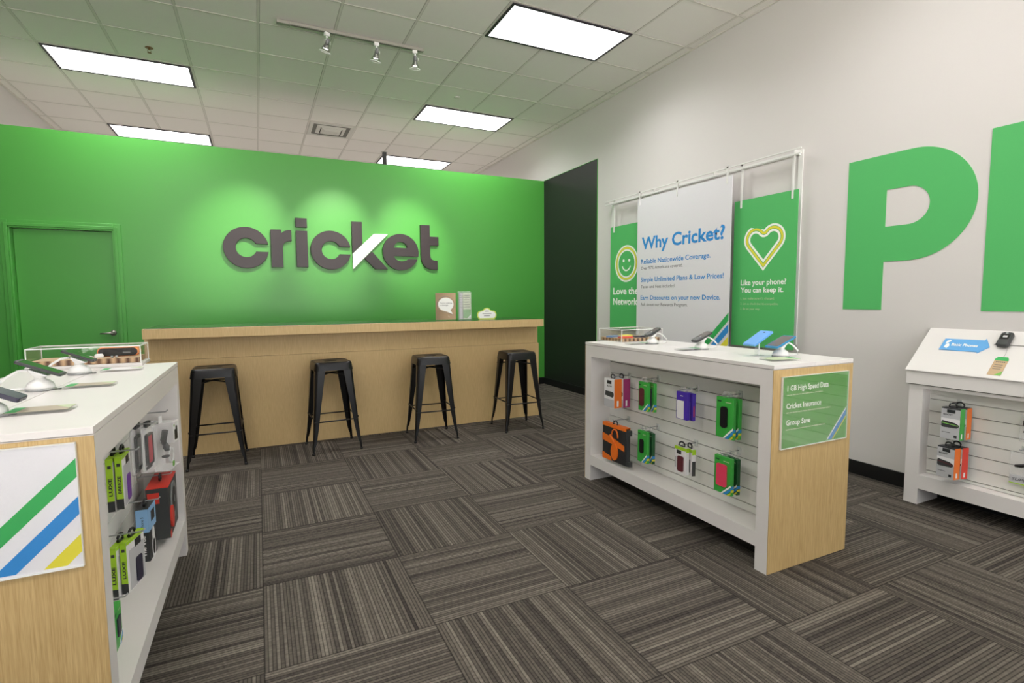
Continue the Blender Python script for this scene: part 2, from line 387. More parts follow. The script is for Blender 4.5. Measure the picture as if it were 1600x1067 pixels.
# door casing
b = MB()
for k, (o_, d_) in enumerate(((.062, .018), (.030, .030))):
    b.box(DL - o_, G - d_, 0, DL, G, DT + o_); b.box(DR, G - d_, 0, DR + o_, G, DT + o_); b.box(DL, G - d_, DT, DR, G, DT + o_)
b.box(DL, G - .02, 0, DL + .016, G + .12, DT); b.box(DR - .016, G - .02, 0, DR, G + .12, DT); b.box(DL, G - .02, DT - .016, DR, G + .12, DT)
b.build('trim_4', 'green', kind='structure', bev=.003)
dr = bpy.data.objects.new('door_1', None); col.objects.link(dr); dr.location = (0, G + .06, 0); dr['kind'] = 'structure'
b = MB(); b.box(DL + .018, 0, .008, DR - .018, .044, DT - .02); b.build('door_leaf', 'green', dr, bev=.002)
b = MB(); mt = Matrix.Translation((DR - .075, 0, .945)) @ Matrix.Rotation(R(90), 4, 'X')
b.lathe([(.03, 0), (.03, .008), (.02, .012), (.011, .014), (.011, .05)], mtx=mt)
b.tube([(DR - .075, -.05, .945), (DR - .095, -.053, .945), (DR - .13, -.052, .943), (DR - .18, -.047, .940)], [.011, .0105, .009, .008], 10)
b.build('door_handle', 'chrome', dr)

# ================================================================ CEILING LIGHTS
NEAR = {}
def ceiling_light(i, j, label):
    t = thing('ceiling_light', label, 'ceiling light', ((i + 1) * T, (j + .5) * T, H), 0, 'flat ceiling light panels')
    return t
lp = None
spec = [(6, -4, 'ceiling light panel nearest the camera, at top right above the tall white wall'),
        (6, 0, 'ceiling light panel with all edges visible between the spotlights and the black wall'),
        (6, 4, 'ceiling light panel half hidden behind the green wall, a grey pole crossing its corner'),
        (0, 0, 'wide ceiling light panel at the upper left, beside the brass sprinkler'),
        (0, 4, 'ceiling light panel cut off by the green wall top, above the green door')]
spec += [(0, -4, 'ceiling light panel over the left display table'), (0, -8, 'ceiling light panel left of the camera position'), (0, -12, 'ceiling light panel by the left half of the added front window'),
         (6, -8, 'ceiling light panel over the wall display cabinet'), (6, -12, 'ceiling light panel by the right half of the added front window')]
for (i, j, lab) in spec:
    if lp is None:
        lp = t = ceiling_light(i, j, lab)
        b = MB(); x, y, q = T - .012, T / 2 - .012, .022
        b.box(-x, -y, -.012, x, -y + q, -.004); b.box(-x, y - q, -.012, x, y, -.004); b.box(-x, -y + q, -.012, -x + q, y - q, -.004); b.box(x - q, -y + q, -.012, x, y - q, -.004)
        b.build('lamp_frame', 'darkframe', t)
        b = MB(); b.box(-x + q, -y + q, -.009, x - q, y - q, -.006); b.build('diffuser', 'diffuser', t)
    else:
        t = copy_tree(lp); t.location = ((i + 1) * T, (j + .5) * T, H); t['label'] = lab
    l = bpy.data.lights.new('tube_light', 'AREA'); l.shape = 'RECTANGLE'; l.size = 2 * T - .08; l.size_y = T - .08; l.energy = PANEL_W * (.6 if j <= -8 else 1); l.spread = R(148); l.color = (1, .98, .985)
    o = bpy.data.objects.new('tube_light', l); col.objects.link(o); o.location = ((i + 1) * T, (j + .5) * T, H - .012)

# track with three spotlights in front of the green wall
def track(x0, x1, y, label, rot90=False):
    t = thing('light_track', label, 'light track', (x0, y, H - .004))
    L = x1 - x0
    b = MB()
    if rot90: b.box(-.018, 0, -.026, .018, L, 0)
    else: b.box(0, -.018, -.026, L, .018, 0)
    b.build('rail', 'track', t, bev=.002)
    b = MB()
    if rot90: b.box(-.006, .1, -.028, .006, L - .02, -.0262)
    else: b.box(.1, -.006, -.0275, L - .02, .006, -.0262)
    b.build('slot', 'ventdark', t)
    b = MB()
    if rot90: b.box(-.022, -.01, -.03, .022, .1, -.002)
    else: b.box(-.01, -.022, -.03, .1, .022, -.002)
    b.build('power_feed', 'track', t, bev=.003)
    return t
track(1.976, 3.243, -1.35, 'white light track on the ceiling holding three small spotlights')
sp0 = None
def spot(loc, target, label, watts, blend=1.0, ang=31, group='three spotlights aimed at the dark word'):
    global sp0
    d = Vector(target) - Vector(loc); yaw = math.atan2(d.x, d.y)
    if sp0 is None:
        t = sp0 = thing('track_spotlight', label, 'spotlight', loc, -yaw, group)
        b = MB(); b.box(-.022, -.014, -.03, .022, .014, 0); b.tube([(0, 0, -.03), (0, 0, -.062)], .008, 10); b.build('track_adapter', 'whitepl', t, bev=.002)
        b = MB(); b.tube([(-.03, 0, -.095), (-.03, 0, -.07), (0, 0, -.06), (.03, 0, -.07), (.03, 0, -.095)], .003, 6); b.build('yoke', 'whitepl', t)
        tm = Matrix.Translation((0, 0, -.095)) @ Matrix.Rotation(R(35), 4, 'X')
        b = MB(); b.lathe([(.013, .045), (.016, .02), (.018, .0)], mtx=tm); b.build('socket', 'greypl', t)
        b = MB(); b.lathe([(.018, .002), (.026, -.02), (.040, -.05), (.048, -.068)], mtx=tm, cap=False); b.build('glass_shade', 'lampglass', t)
        b = MB(); b.lathe([(.012, 0), (.022, -.022), (.027, -.034), (.027, -.038)], mtx=tm); bb = b.build('reflector', 'silver', t)
        b = MB(); b.lathe([(.0235, -.0382), (.018, -.043)], mtx=tm); b.build('bulb', 'bulb', bb)
        b = MB(); b.lathe([(.0485, -.066), (.0485, -.071), (.0455, -.071), (.0455, -.066)], mtx=tm, cap=False); b.build('shade_rim', 'edgeglow', t)
    else:
        t = copy_tree(sp0); t.location = loc; t.rotation_euler = (0, 0, -yaw); t['label'] = label; t['group'] = group
    l = bpy.data.lights.new('lamp', 'SPOT'); l.energy = watts; l.spot_size = R(ang); l.spot_blend = blend; l.shadow_soft_size = .03; l.color = (1, .95, .86)
    o = bpy.data.objects.new('lamp', l); col.objects.link(o)
    p = Vector(loc) + Vector((0, 0, -.095)) + d.normalized() * .075
    o.location = p; o.rotation_euler = (Vector(target) - p).to_track_quat('-Z', 'Y').to_euler()
    return t
zt = H - .03
for x, tx, tz, lab in ((2.37, 1.55, 1.98, 'leftmost small glass spotlight on the white ceiling track'), (2.80, 2.60, 2.02, 'middle small glass spotlight on the white ceiling track'), (3.16, 3.58, 2.00, 'rightmost small glass spotlight on the white ceiling track')):
    spot((x, -1.35, zt), (tx, G, tz), lab, LOGO_SPOT_W)
# vent, sprinkler, detector, pole
t = thing('ceiling_vent', 'square white air vent set in a ceiling tile left of the light panels', 'ceiling vent', (4.5 * T, 2.5 * T, H))
q = T / 2 - .014
b = MB(); b.box(-q, -q, -.012, q, -q + .05, -.003); b.box(-q, q - .05, -.012, q, q, -.003); b.box(-q, -q + .05, -.012, -q + .05, q - .05, -.003); b.box(q - .05, -q + .05, -.012, q, q - .05, -.003)
b.build('vent_frame', 'vent', t, bev=.002)
b = MB(); b.box(-q + .05, -q + .05, -.006, q - .05, q - .05, -.004); b.build('throat', 'ventdark', t)
for k, (a, z) in enumerate(((.19, -.016), (.13, -.030))):
    b = MB(); c = a - .045
    b.loops([[(-a, -a, z + .01), (a, -a, z + .01), (a, a, z + .01), (-a, a, z + .01)], [(-c, -c, z - .008), (c, -c, z - .008), (c, c, z - .008), (-c, c, z - .008)]], cap0=False, cap1=(k == 1), smooth=False)
    b.build('louver', 'vent', t)
t = thing('fire_sprinkler', 'small brass fire sprinkler hanging under the ceiling by the upper left light', 'sprinkler', (.907, -.289, H))
b = MB(); b.lathe([(.032, -.0005), (.034, -.004), (.026, -.006)]); b.build('escutcheon', 'brass', t)
b = MB(); b.lathe([(.009, -.006), (.009, -.02)]); b.tube([(-.012, 0, -.02), (-.014, 0, -.032), (0, 0, -.045), (.014, 0, -.032), (.012, 0, -.02)], .0025, 6); b.lathe([(.017, -.045), (.017, -.047)]); b.build('sprinkler_head', 'brass', t)
t = thing('ceiling_detector', 'small round white cap on a ceiling tile above the light panel', 'detector', (3.937, -.362, H))
b = MB(); b.lathe([(.036, -.0005), (.036, -.008), (.028, -.012)]); b.build('cover', 'vent', t)
b = MB(); b.lathe([(.029, -.012), (.027, -.0145)]); b.build('rim', 'grid', t)
t = thing('ceiling_pole', 'grey square pole hanging from the ceiling behind the green wall, crossing the light', 'pole', (3.66, 2.30, H))
b = MB(); b.box(-.028, -.028, -1.2, .028, .028, -.004); b.build('shaft', 'charcoal', t); b = MB(); b.box(-.045, -.045, -.008, .045, .045, -.0005); b.build('mounting_plate', 'vent', t)

# ================================================================ RAISED WORD ON THE GREEN WALL
LT = .05
def letter(name_, label, polys, parts=None):
    t = thing('wall_letter', label, 'letter', (0, G, 0), 0, 'raised letters of the word on the green wall')
    cx = sum(p[0] for p in polys[0][1]) / len(polys[0][1]); zb = min(p[1] for p in polys[0][1])
    t.location = (cx, G, zb)
    for (pn, pts, holes, m, tk) in polys:
        b = MB(); b.prism([(p[0] - cx, p[1] - zb) for p in pts], tk, holes=[[(p[0] - cx, p[1] - zb) for p in h] for h in holes]); b.build(pn, m, t, bev=.002 if not holes else 0)
    return t
def c_shape(cx, cz, ro, ri, z0, z1, rx=None):
    a0 = math.degrees(math.asin((z1 - cz) / ro)); a1 = math.degrees(math.asin((z0 - cz) / ro))
    o = arc(cx, cz, ro, a0, 360 + a1, 60); b0 = math.degrees(math.asin((z1 - cz) / ri)); b1 = math.degrees(math.asin((z0 - cz) / ri))
    return o + arc(cx, cz, ri, 360 + b1, b0, 48)
letter('c', 'dark raised letter c at the left end of the word on the green wall', [('body', c_shape(1.634, 1.889, .2355, .109, 1.846, 1.936), [], 'letter', LT)])
rp = [(1.893, 1.672), (2.020, 1.672), (2.020, 1.90), (2.024, 1.926), (2.036, 1.952), (2.056, 1.970), (2.084, 1.980), (2.119, 1.982), (2.119, 2.110), (2.085, 2.110), (2.050, 2.100), (2.028, 2.088), (2.011, 2.070), (2.008, 2.112), (1.893, 2.108)]
letter('r', 'dark raised letter r beside the first c of the wall word', [('body', rp, [], 'letter', LT)])
letter('i', 'dark raised letter i with a square dot in the wall word', [('body', [(2.168, 1.678), (2.297, 1.678), (2.297, 2.109), (2.168, 2.109)], [], 'letter', LT), ('dot', [(2.168, 2.150), (2.297, 2.150), (2.297, 2.258), (2.168, 2.258)], [], 'letter', LT)])
letter('c2', 'dark raised letter c between the i and the k of the wall word', [('body', c_shape(2.564, 1.891, .2355, .109, 1.845, 1.936), [], 'letter', LT)])
letter('k', 'dark raised letter k with a white slanted stroke in the wall word', [('stem', [(2.816, 1.862), (2.942, 1.984), (2.942, 2.254), (2.816, 2.252)], [], 'letter', LT),
        ('leg', [(2.964, 1.802), (3.096, 1.668), (3.258, 1.668), (3.060, 1.890)], [], 'letter', LT), ('white_stroke', [(2.820, 1.664), (3.262, 2.113), (3.088, 2.113), (2.818, 1.856)], [], 'letterwhite', LT + .004)])
ecx, ecz, ero = 3.428, 1.894, .2335
o = arc(ecx, ecz, ero, math.degrees(math.asin((1.843 - ecz) / ero)), 360 + math.degrees(math.asin((1.805 - ecz) / ero)), 60)
pts = o + [(3.526, 1.805), (3.500, 1.790), (3.466, 1.780), (3.428, 1.777), (3.390, 1.783), (3.360, 1.800), (3.343, 1.824), (3.338, 1.843)]
letter('e', 'dark raised letter e between the k and the t of the wall word', [('body', pts, [arc(3.426, 1.950, .087, 0, 180, 20, .076)], 'letter', LT)])
tp = [(3.695, 2.260), (3.695, 1.86), (3.700, 1.80), (3.722, 1.745), (3.762, 1.702), (3.82, 1.680), (3.920, 1.676), (3.920, 1.796), (3.872, 1.798), (3.840, 1.812), (3.824, 1.84), (3.820, 1.88), (3.820, 1.994), (3.938, 1.994), (3.938, 2.112), (3.820, 2.112), (3.820, 2.260)]
letter('t', 'dark raised letter t at the right end of the word on the green wall', [('body', tp, [], 'letter', LT)])

# ================================================================ GREEN LETTERS ON THE RIGHT WALL  (plane x = W, u = -y, v = z)
RW = dict(ux=(0, -1, 0), uy=(0, 0, 1), n=(-1, 0, 0))
t = thing('wall_letter', 'large green letter P on the white wall', 'letter', (W, -4.36, 1.19), 0, 'large green letters on the white wall')
P = [(3.978, 1.19), (4.238, 1.19), (4.238, 1.516)] + arc(4.385, 1.8745, .3585, -90, 90, 40) + [(3.978, 2.233)]
hole = [(4.238, 1.751)] + arc(4.375, 1.8735, .1225, -90, 90, 24) + [(4.238, 1.996)]
b = MB(); b.prism([(p[0] - 4.36, p[1] - 1.19) for p in P], .004, holes=[[(p[0] - 4.36, p[1] - 1.19) for p in hole]], **RW); b.build('face', 'signgreen', t)
t = thing('wall_letter', 'large green letter H right of the P, cut by the frame', 'letter', (W, -5.15, 1.19), 0, 'large green letters on the white wall')
Hh = [(4.793, 1.19), (5.053, 1.19), (5.053, 1.59), (5.36, 1.59), (5.36, 1.19), (5.62, 1.19), (5.62, 2.24), (5.36, 2.24), (5.36, 1.83), (5.053, 1.83), (5.053, 2.24), (4.793, 2.24)]
b = MB(); b.prism([(p[0] - 5.15, p[1] - 1.19) for p in Hh], .004, **RW); b.build('face', 'signgreen', t)

# ================================================================ HANGING BANNERS ON THE RIGHT WALL
t = thing('banner_rail', 'thin white metal rail fixed high on the white wall carrying three banners', 'rail', (W, -2.4, 2.4))
b = MB(); b.box(-.10, -1.265, .008, -.088, 1.235, .018); b.box(-.10, -1.265, -.030, -.088, 1.235, -.020); b.build('rail_bar', 'railwhite', t)
for yy in (-1.2, -.4, .4, 1.17):
    b = MB(); b.box(-.088, yy - .006, -.02, -.001, yy + .006, .012); b.build('wall_bracket', 'railwhite', t)
for yy in (-1.205, 1.2):
    b = MB(); b.box(-.012, yy - .018, -1.5, -.001, yy + .018, .02); b.build('upright', 'railwhite', t)
b = MB(); b.box(-.012, -1.2, -.012, -.001, 1.2, .012); b.build('rear_bar', 'railwhite', t)
def banner(y0, y1, z0, z1, x, m, label, hang):
    t = thing('hanging_banner', label, 'banner', (x, (y0 + y1) / 2, z0), 0, 'banners hanging from the white rail')
    hw = abs(y1 - y0) / 2
    b = MB(); b.box(-.003, -hw, 0, .003, hw, z1 - z0); b.build('panel', m, t)
    for yy in hang:
        b = MB(); yl = yy - (y0 + y1) / 2
        b.box(-.009, yl - .008, z1 - z0 - .065, -.0035, yl + .008, 2.415 - z0); b.box(.0035, yl - .008, z1 - z0 - .04, .006, yl + .008, 2.4 - z0); b.box(-.009, yl - .008, 2.402 - z0, .006, yl + .008, 2.418 - z0)
        b.build('hanger', 'railwhite', t)
    return t, (lambda y, z: (-.0032, y - (y0 + y1) / 2, z - z0))
UX, UY = (0, -1, 0), (0, 0, 1)
XG, XW = 5.525, 5.462
def ring(b, cy, cz, ro, ri, o, t=.0006):
    b.prism([(x, z) for x, z in arc(0, 0, ro, 0, 360, 48)[:-1]], t, o=o, **RW, holes=[arc(0, 0, ri, 0, 360, 48)[:-1]])
# left green banner (smile)
g1, at = banner(-1.232, -1.842, .93, 2.112, XG, 'signgreen', 'green banner with a smiling face, partly behind the white banner', (-1.30, -1.77))
c = at(-1.535, 1.672)
for ro, ri, m in ((.208, .190, 'printwhite'), (.186, .166, 'printyellow'), (.162, .144, 'printwhite')):
    b = MB(); ring(b, 0, 0, ro, ri, c); b.build('face_ring', m, g1)
b = MB()
for dy in (-.05, .05): b.prism(arc(dy, .035, .017, 0, 360, 16)[:-1], .0006, o=c, **RW)
b.prism(arc(0, .0, .085, 200, 340, 20) + arc(0, .0, .070, 340, 200, 20), .0006, o=c, **RW); b.build('smile', 'printwhite', g1)
text('headline_text', 'Love the', 'printwhite', g1, at(-1.295, 1.325), UX, UY, .455, .08, .022)
text('headline_text', 'Network', 'printwhite', g1, at(-1.295, 1.205), UX, UY, .445, .08, .022)
# right green banner (heart)
g2, at = banner(-3.03, -3.633, .86, 2.112, XG, 'signgreen', 'green banner with a heart outline, rightmost on the rail', (-3.10, -3.585))
def heart(d):
    # outline of two lobes and a point, offset inward by d
    ca, rho, hh = .085, .112, .266
    th = math.atan(ca / hh) + math.asin(rho / math.hypot(ca, hh))
    n = math.sqrt(rho * rho - ca * ca); an = math.degrees(math.atan2(n, ca)); rr_ = rho - d
    lo = -math.degrees(th)
    out = arc(ca, 0, rr_, lo, 180 - an, 22)
    if d > 0: out += arc(0, n, d, -an, -180 + an, 8)[1:-1]
    out += arc(-ca, 0, rr_, an, 180 - lo, 22)
    return out + [(0, -(hh - d / math.sin(th)))]
c = at(-3.338, 1.765)
for d0, d1, m in ((0, .016, 'printwhite'), (.020, .038, 'printyellow'), (.044, .062, 'printwhite')):
    b = MB(); b.prism(heart(d0), .0006, o=c, holes=[heart(d1)], **RW); b.build('heart_outline', m, g2)
text('headline_text', 'Like your phone?', 'printwhite', g2, at(-3.117, 1.385), UX, UY, .438, .046, .022)
text('headline_text', 'You can keep it.', 'printwhite', g2, at(-3.119, 1.322), UX, UY, .414, .044, .022)
text('small_text', "1. Just make sure it's charged.", 'palegreen', g2, at(-3.12, 1.262), UX, UY, .335, .019, .004)
text('small_text', "2. Let us check that it's compatible.", 'palegreen', g2, at(-3.12, 1.217), UX, UY, .372, .019, .004)
text('small_text', '3. Be on your way.', 'palegreen', g2, at(-3.12, 1.174), UX, UY, .20, .019, .004)
# white banner
g3, at = banner(-1.800, -3.052, .80, 2.335, XW, 'signwhite', 'large white banner with blue headings in the middle of the rail', (-1.80 - .03, -2.39, -3.0))
text('headline_text', 'Why Cricket?', 'printblue', g3, at(-1.873, 1.80), UX, UY, 1.115, .128, .026)
for s, z, w_, h_ in (('Reliable Nationwide Coverage.', 1.645, .965, .049), ('Simple Unlimited Plans & Low Prices!', 1.453, 1.122, .049), ('Earn Discounts on your new Device.', 1.262, 1.09, .047)):
    text('heading_text', s, 'printblue', g3, at(-1.865, z), UX, UY, w_, h_, .016)
for s, z, w_ in (('Over 97% Americans covered.', 1.583, .615), ('Taxes and Fees included', 1.385, .505), ('Ask about our Rewards Program.', 1.197, .69)):
    text('small_text', s, 'printgrey', g3, at(-1.868, z), UX, UY, w_, .034, -.002)
def stripe(parent, at, pts, m, nm='stripe'):
    b = MB(); ps = [at(*p) for p in pts]; b._add(ps + [(p[0] - .0007, p[1], p[2]) for p in ps], [tuple(range(len(ps))), tuple(range(2 * len(ps) - 1, len(ps) - 1, -1))] + [(i, i + len(ps), (i + 1) % len(ps) + len(ps), (i + 1) % len(ps)) for i in range(len(ps))]); b.build(nm, m, parent)
ye = -3.052
stripe(g3, at, [(ye, 1.150), (ye, 1.078), (ye + .268, .801), (ye + .340, .801)], 'printgreen')
stripe(g3, at, [(ye, 1.048), (ye, .975), (ye + .170, .801), (ye + .240, .801)], 'printblue')
stripe(g3, at, [(ye, .938), (ye, .864), (ye + .062, .801), (ye + .133, .801)], 'printyellow')

# ================================================================ SERVICE COUNTER
CY = -1.37
t = thing('service_counter', 'long pale oak service counter in front of the green wall', 'counter', (2.7, CY, 0))
b = MB(); b.box(.90 - 2.7, 0, .0, 4.472 - 2.7, .035, .80); b.build('front_panel', 'wood2', t)
b = MB(); b.box(.90 - 2.7, .003, .802, 4.458 - 2.7, .035, .985); b.build('upper_panel', 'wood2', t)
b = MB(); b.box(4.43 - 2.7, .035, 0, 4.458 - 2.7, .60, .985); b.box(.90 - 2.7, .035, 0, .93 - 2.7, .60, .985); b.build('side_panel', 'wood2', t)
b = MB(); b.box(.918 - 2.7, -.17, .988, 4.44 - 2.7, .50, 1.0645); b.build('countertop', 'wood2', t, bev=.0015)
b = MB(); b.box(.930 - 2.7, -.155, 1.0645, 4.43 - 2.7, .49, 1.067); b.build('top_surface', 'counterdark', t, label='dark glossy counter surface')

# items standing on the counter
CT = 1.067
t = thing('counter_sign', 'tall kraft card sign with a white speech bubble on the counter', 'sign', (3.44, -1.3, CT), R(2))
b = MB(); b.box(-.11, -.012, .0, .11, .004, .006); b.box(-.108, -.003, .006, .108, -.001, .28); b.build('holder', 'acrylic', t)
b = MB(); b.box(-.108, -.001, .006, .108, .002, .277); b.build('card', 'kraft', t)
def bubble(s, grow=0):
    a = arc(0, .162, .082 * s + grow, -55, 250, 40, .068 * s + grow)
    return a + [(.0, .162 - .070 * s - grow), (.075 * s + grow * .8, .062 - grow * 1.2)]
for g_, m in ((.012, 'greypl'), (.008, 'kraft'), (0, 'printwhite')):
    b = MB(); b.prism(bubble(1, g_), .0005, o=(0, -.003 - (.012 - g_) * .05, 0)); b.build('speech_bubble', m, t)
text('print', "You're making", 'printgrey', t, (-.066, -.0048, .170), (1, 0, 0), (0, 0, 1), .132, .013, .004)
text('print', 'a change.', 'printgrey', t, (-.066, -.0048, .148), (1, 0, 0), (0, 0, 1), .095, .013, .004)
t = thing('brochure_holder', 'tall clear brochure holder between the speech bubble sign and the cloud sign', 'brochure holder', (3.645, -1.3, CT), R(-4))
b = MB(); b.box(-.066, -.035, 0, .066, .03, .006); b.box(-.066, .020, .006, .066, .023, .295); b.box(-.066, -.02, .006, -.063, .020, .285); b.box(-.064, -.021, .006, .066, -.019, .285); b.build('holder', 'clearpl', t)
b = MB(); b.box(-.020, -.008, .008, .062, .016, .28); b.build('leaflet', 'palegreen', t)
b = MB(); b.box(-.058, -.006, .008, -.024, .016, .275); b.build('leaflet', 'packgrey', t)
b = MB(); b.box(-.018, -.0095, .02, .060, -.0083, .11); b.build('leaflet_print', 'signgreen2', t)
b = MB(); b.prism([(.030, .022), (.060, .022), (.060, .055)], .0006, o=(0, -.0098, 0)); b.build('leaflet_corner', 'printwhite', t)
b = MB()
for z in (.13, .155, .18, .205, .23, .25): b.box(-.012, -.0092, z, .05, -.0083, z + .006); b.box(-.052, -.0072, z, -.034, -.0063, z + .006)
b.build('leaflet_lines', 'printgrey', t)
t = thing('cloud_sign', 'small cloud-shaped card with a lime border on the counter', 'sign', (3.912, -1.25, CT), 0)
def cloud(g_):
    return arc(.068, .045, .040 + g_, -75, 60, 12, .043 + g_) + arc(0, .078, .044 + g_, 20, 160, 14, .040 + g_) + arc(-.068, .045, .040 + g_, 120, 255, 12, .043 + g_)
b = MB(); b.prism(cloud(.004), .003, o=(0, 0, 0)); b.build('card', 'tagyellow', t)
b = MB(); b.prism(cloud(-.008), .0005, o=(0, -.0031, 0)); b.build('print_area', 'printwhite', t)
b = MB()
for z, w_ in ((.082, .022), (.057, .052), (.032, .034)): b.box(-w_, -.0042, z, w_, -.0037, z + .006)
b.build('print_line', 'printgrey', t)
b = MB(); b.prism([(-.03, 0), (.03, 0), (.0, .06)], .002, o=(0, .001, 0), ux=(1, 0, 0), uy=(0, .4, .9), n=(0, .9, -.4)); b.build('easel', 'kraft', t)

# ================================================================ STOOLS
def make_stool():
    t = thing('bar_stool', '', 'stool', (0, 0, 0), 0, 'black metal stools along the counter')
    def rsq(h, r_, z, n=6):
        return [(x, y, z) for x, y in rr(-h, -h, h, h, r_, n)]
    n = 6
    slot = []
    base = rr(-1, -1, 1, 1, .5, n)
    for x, y in base:
        a = math.atan2(y, x); slot.append((.055 * math.cos(a), .016 * math.sin(a)))
    b = MB()
    b.loops([rsq(.160, .045, .690), rsq(.156, .045, .715), rsq(.152, .045, .742), rsq(.148, .043, .754), rsq(.140, .04, .760), rsq(.128, .035, .759), rsq(.118, .03, .755), rsq(.06, .02, .755),
             [(x, y, .755) for x, y in slot], [(x, y, .748) for x, y in slot]], cap0=False, cap1=False)
    b.loops([rsq(.157, .045, .690), rsq(.149, .044, .742), rsq(.137, .04, .756), rsq(.06, .02, .7515), [(x, y, .7505) for x, y in slot]], cap0=False, cap1=False)
    b.build('seat', 'blackmetal', t)
    for sx in (-1, 1):
        for sy in (-1, 1):
            ls = []
            for z, c, w_, k in ((.735, .149, .082, .02), (.60, .158, .070, .02), (.40, .172, .054, .016), (.22, .1845, .040, .013), (.12, .193, .031, .010), (.075, .199, .026, .009), (.06, .2005, .019, .007), (.0, .2045, .017, .007)):
                o_ = [(c - w_, c), (c - k, c), (c - k * .3, c - k * .3), (c, c - k), (c, c - w_)]
                th = .0035
                i_ = [(c - th, c - w_), (c - th, c - k), (c - k * .3 - th, c - k * .3 - th), (c - k, c - th), (c - w_, c - th)]
                ls.append([(sx * x, sy * y, z) for x, y in o_ + i_])
            b = MB(); b.loops(ls, smooth=False); lg = b.build('leg', 'blackmetal', t)
            b = MB(); b.lathe([(.013, .0), (.013, .012), (.010, .016)], c=(sx * .197, sy * .197, 0), seg=12); b.build('foot_cap', 'blackpl', lg)
    for a in (0, 90, 180, 270):
        b = MB(); m4 = Matrix.Rotation(R(a), 4, 'Z'); z = .265 if a in (0, 180) else .285
        b.tube([m4 @ Vector((-.178, .174, z)), m4 @ Vector((.178, .174, z))], .006, 8)
        for s in (-1, 1): b.tube([m4 @ Vector((s * .178, .174, z)), m4 @ Vector((s * .150, .174, z))], [.010, .008], 8)
        b.build('rung', 'bracemetal', t)
    for s in (-1, 1):
        b = MB(); b.tube([(-.150, -s * .150, .640), (0, 0, .655 + s * .003), (.150, s * .150, .640)], .006, 8); b.build('cross_brace', 'bracemetal', t)
    return t
st = make_stool()
for k, (x, y, a, lab) in enumerate(((1.397, -1.650, 0, 'black metal bar stool nearest the left display table'), (2.275, -1.640, 3.5, 'black metal bar stool second from the left along the counter'),
                                    (3.155, -1.675, -3.5, 'black metal bar stool second from the right along the counter'), (4.03, -1.718, -2.5, 'black metal bar stool at the right end of the counter'))):
    o = st if k == 0 else copy_tree(st)
    o.location = (x, y, 0); o.rotation_euler = (0, 0, R(a)); o['label'] = lab

# ================================================================ DISPLAY TABLES (gondolas)
def gondola(x0, x1, label, sign_side):
    cx = (x0 + x1) / 2; t = thing('display_table', label, 'display table', (cx, -4.05, 0), 0, 'two white display tables with oak ends')
    hx = (x1 - x0) / 2; y0, y1 = -.75, .75
    b = MB(); b.box(-hx, y0, .957, -.0015, y1, .975); b.box(.0015, y0, .957, hx, y1, .975); b.box(-.0015, y0, .957, .0015, y1, .970); b.build('tabletop', 'white', t, bev=.001)
    for s in (-1, 1):
        b = MB(); ya, yb = (y0 + .004, y0 + .07) if s < 0 else (y1 - .07, y1 - .004)
        b.box(-hx, ya, 0, hx, yb, .955); lg = b.build('side_frame', 'white', t)
        b = MB(); (b.box(-hx, y0, .003, hx, y0 + .004, .953) if s < 0 else b.box(-hx, y1 - .004, .003, hx, y1, .953)); b.build('oak_end_panel', 'wood', t)
    for s in (-1, 1):
        b = MB(); b.box(s * hx, y0 + .07, .877, s * (hx - .02), y1 - .07, .955); b.build('top_rail', 'white', t)
        b = MB(); xs = hx - .16
        ks = [.182, .225] + [.225 + .0762 * k for k in range(1, 9)] + [.955]
        for a, c in zip(ks, ks[1:]): b.box(s * xs, y0 + .07, a + .0025, s * (xs - .008), y1 - .07, c - .0025)
        b.build('slatwall_panel', 'slat', t)
        b = MB(); b.box(s * (xs - .008), y0 + .07, .182, s * (xs - .02), y1 - .07, .955); b.build('backing_board', 'groove', t)
    b = MB(); b.box(-hx + .0, y0 + .07, .112, hx, y1 - .07, .182); b.build('bottom_shelf', 'white', t)
    b = MB(); b.box(-hx + .02, y0 + .07, .10, hx - .02, y1 - .07, .112); b.build('under_rail', 'greypl', t)
    return t
LX0, LX1, RX0, RX1 = .785, 1.353, 3.79, 4.362
gondola(LX0, LX1, 'white and oak display table at the lower left, striped sign on its end', 1)
gondola(RX0, RX1, 'white and oak display table at centre right, green sign on its end', -1)

# acrylic signs on the table ends
def end_sign(cx, z0, w_, h_, label):
    t = thing('acrylic_sign', label, 'sign', (cx, -4.80, z0), 0)
    b = MB(); b.box(-w_ / 2 - .006, -.012, -.006, w_ / 2 + .006, -.009, h_ + .006); b.box(-w_ / 2 - .006, -.003, -.006, w_ / 2 + .006, -.0005, h_ + .006); b.build('holder', 'acrylic', t)
    b = MB(); b.box(-w_ / 2 - .006, -.012, h_ + .0045, w_ / 2 + .006, -.001, h_ + .006); b.box(-w_ / 2 - .006, -.012, -.006, w_ / 2 + .006, -.001, -.003); b.box(-w_ / 2 - .006, -.012, -.003, -w_ / 2 - .005, -.001, h_ + .003); b.box(w_ / 2 + .005, -.012, -.003, w_ / 2 + .006, -.001, h_ + .003); b.build('holder_edge', 'edgeglow', t)
    return t
t = end_sign(1.078, .640, .470, .296, 'white acrylic sign with green, blue and yellow diagonal stripes on the left table')
b = MB(); b.box(-.240, -.008, -.005, .240, -.004, .301); b.build('insert', 'posterwhite', t)
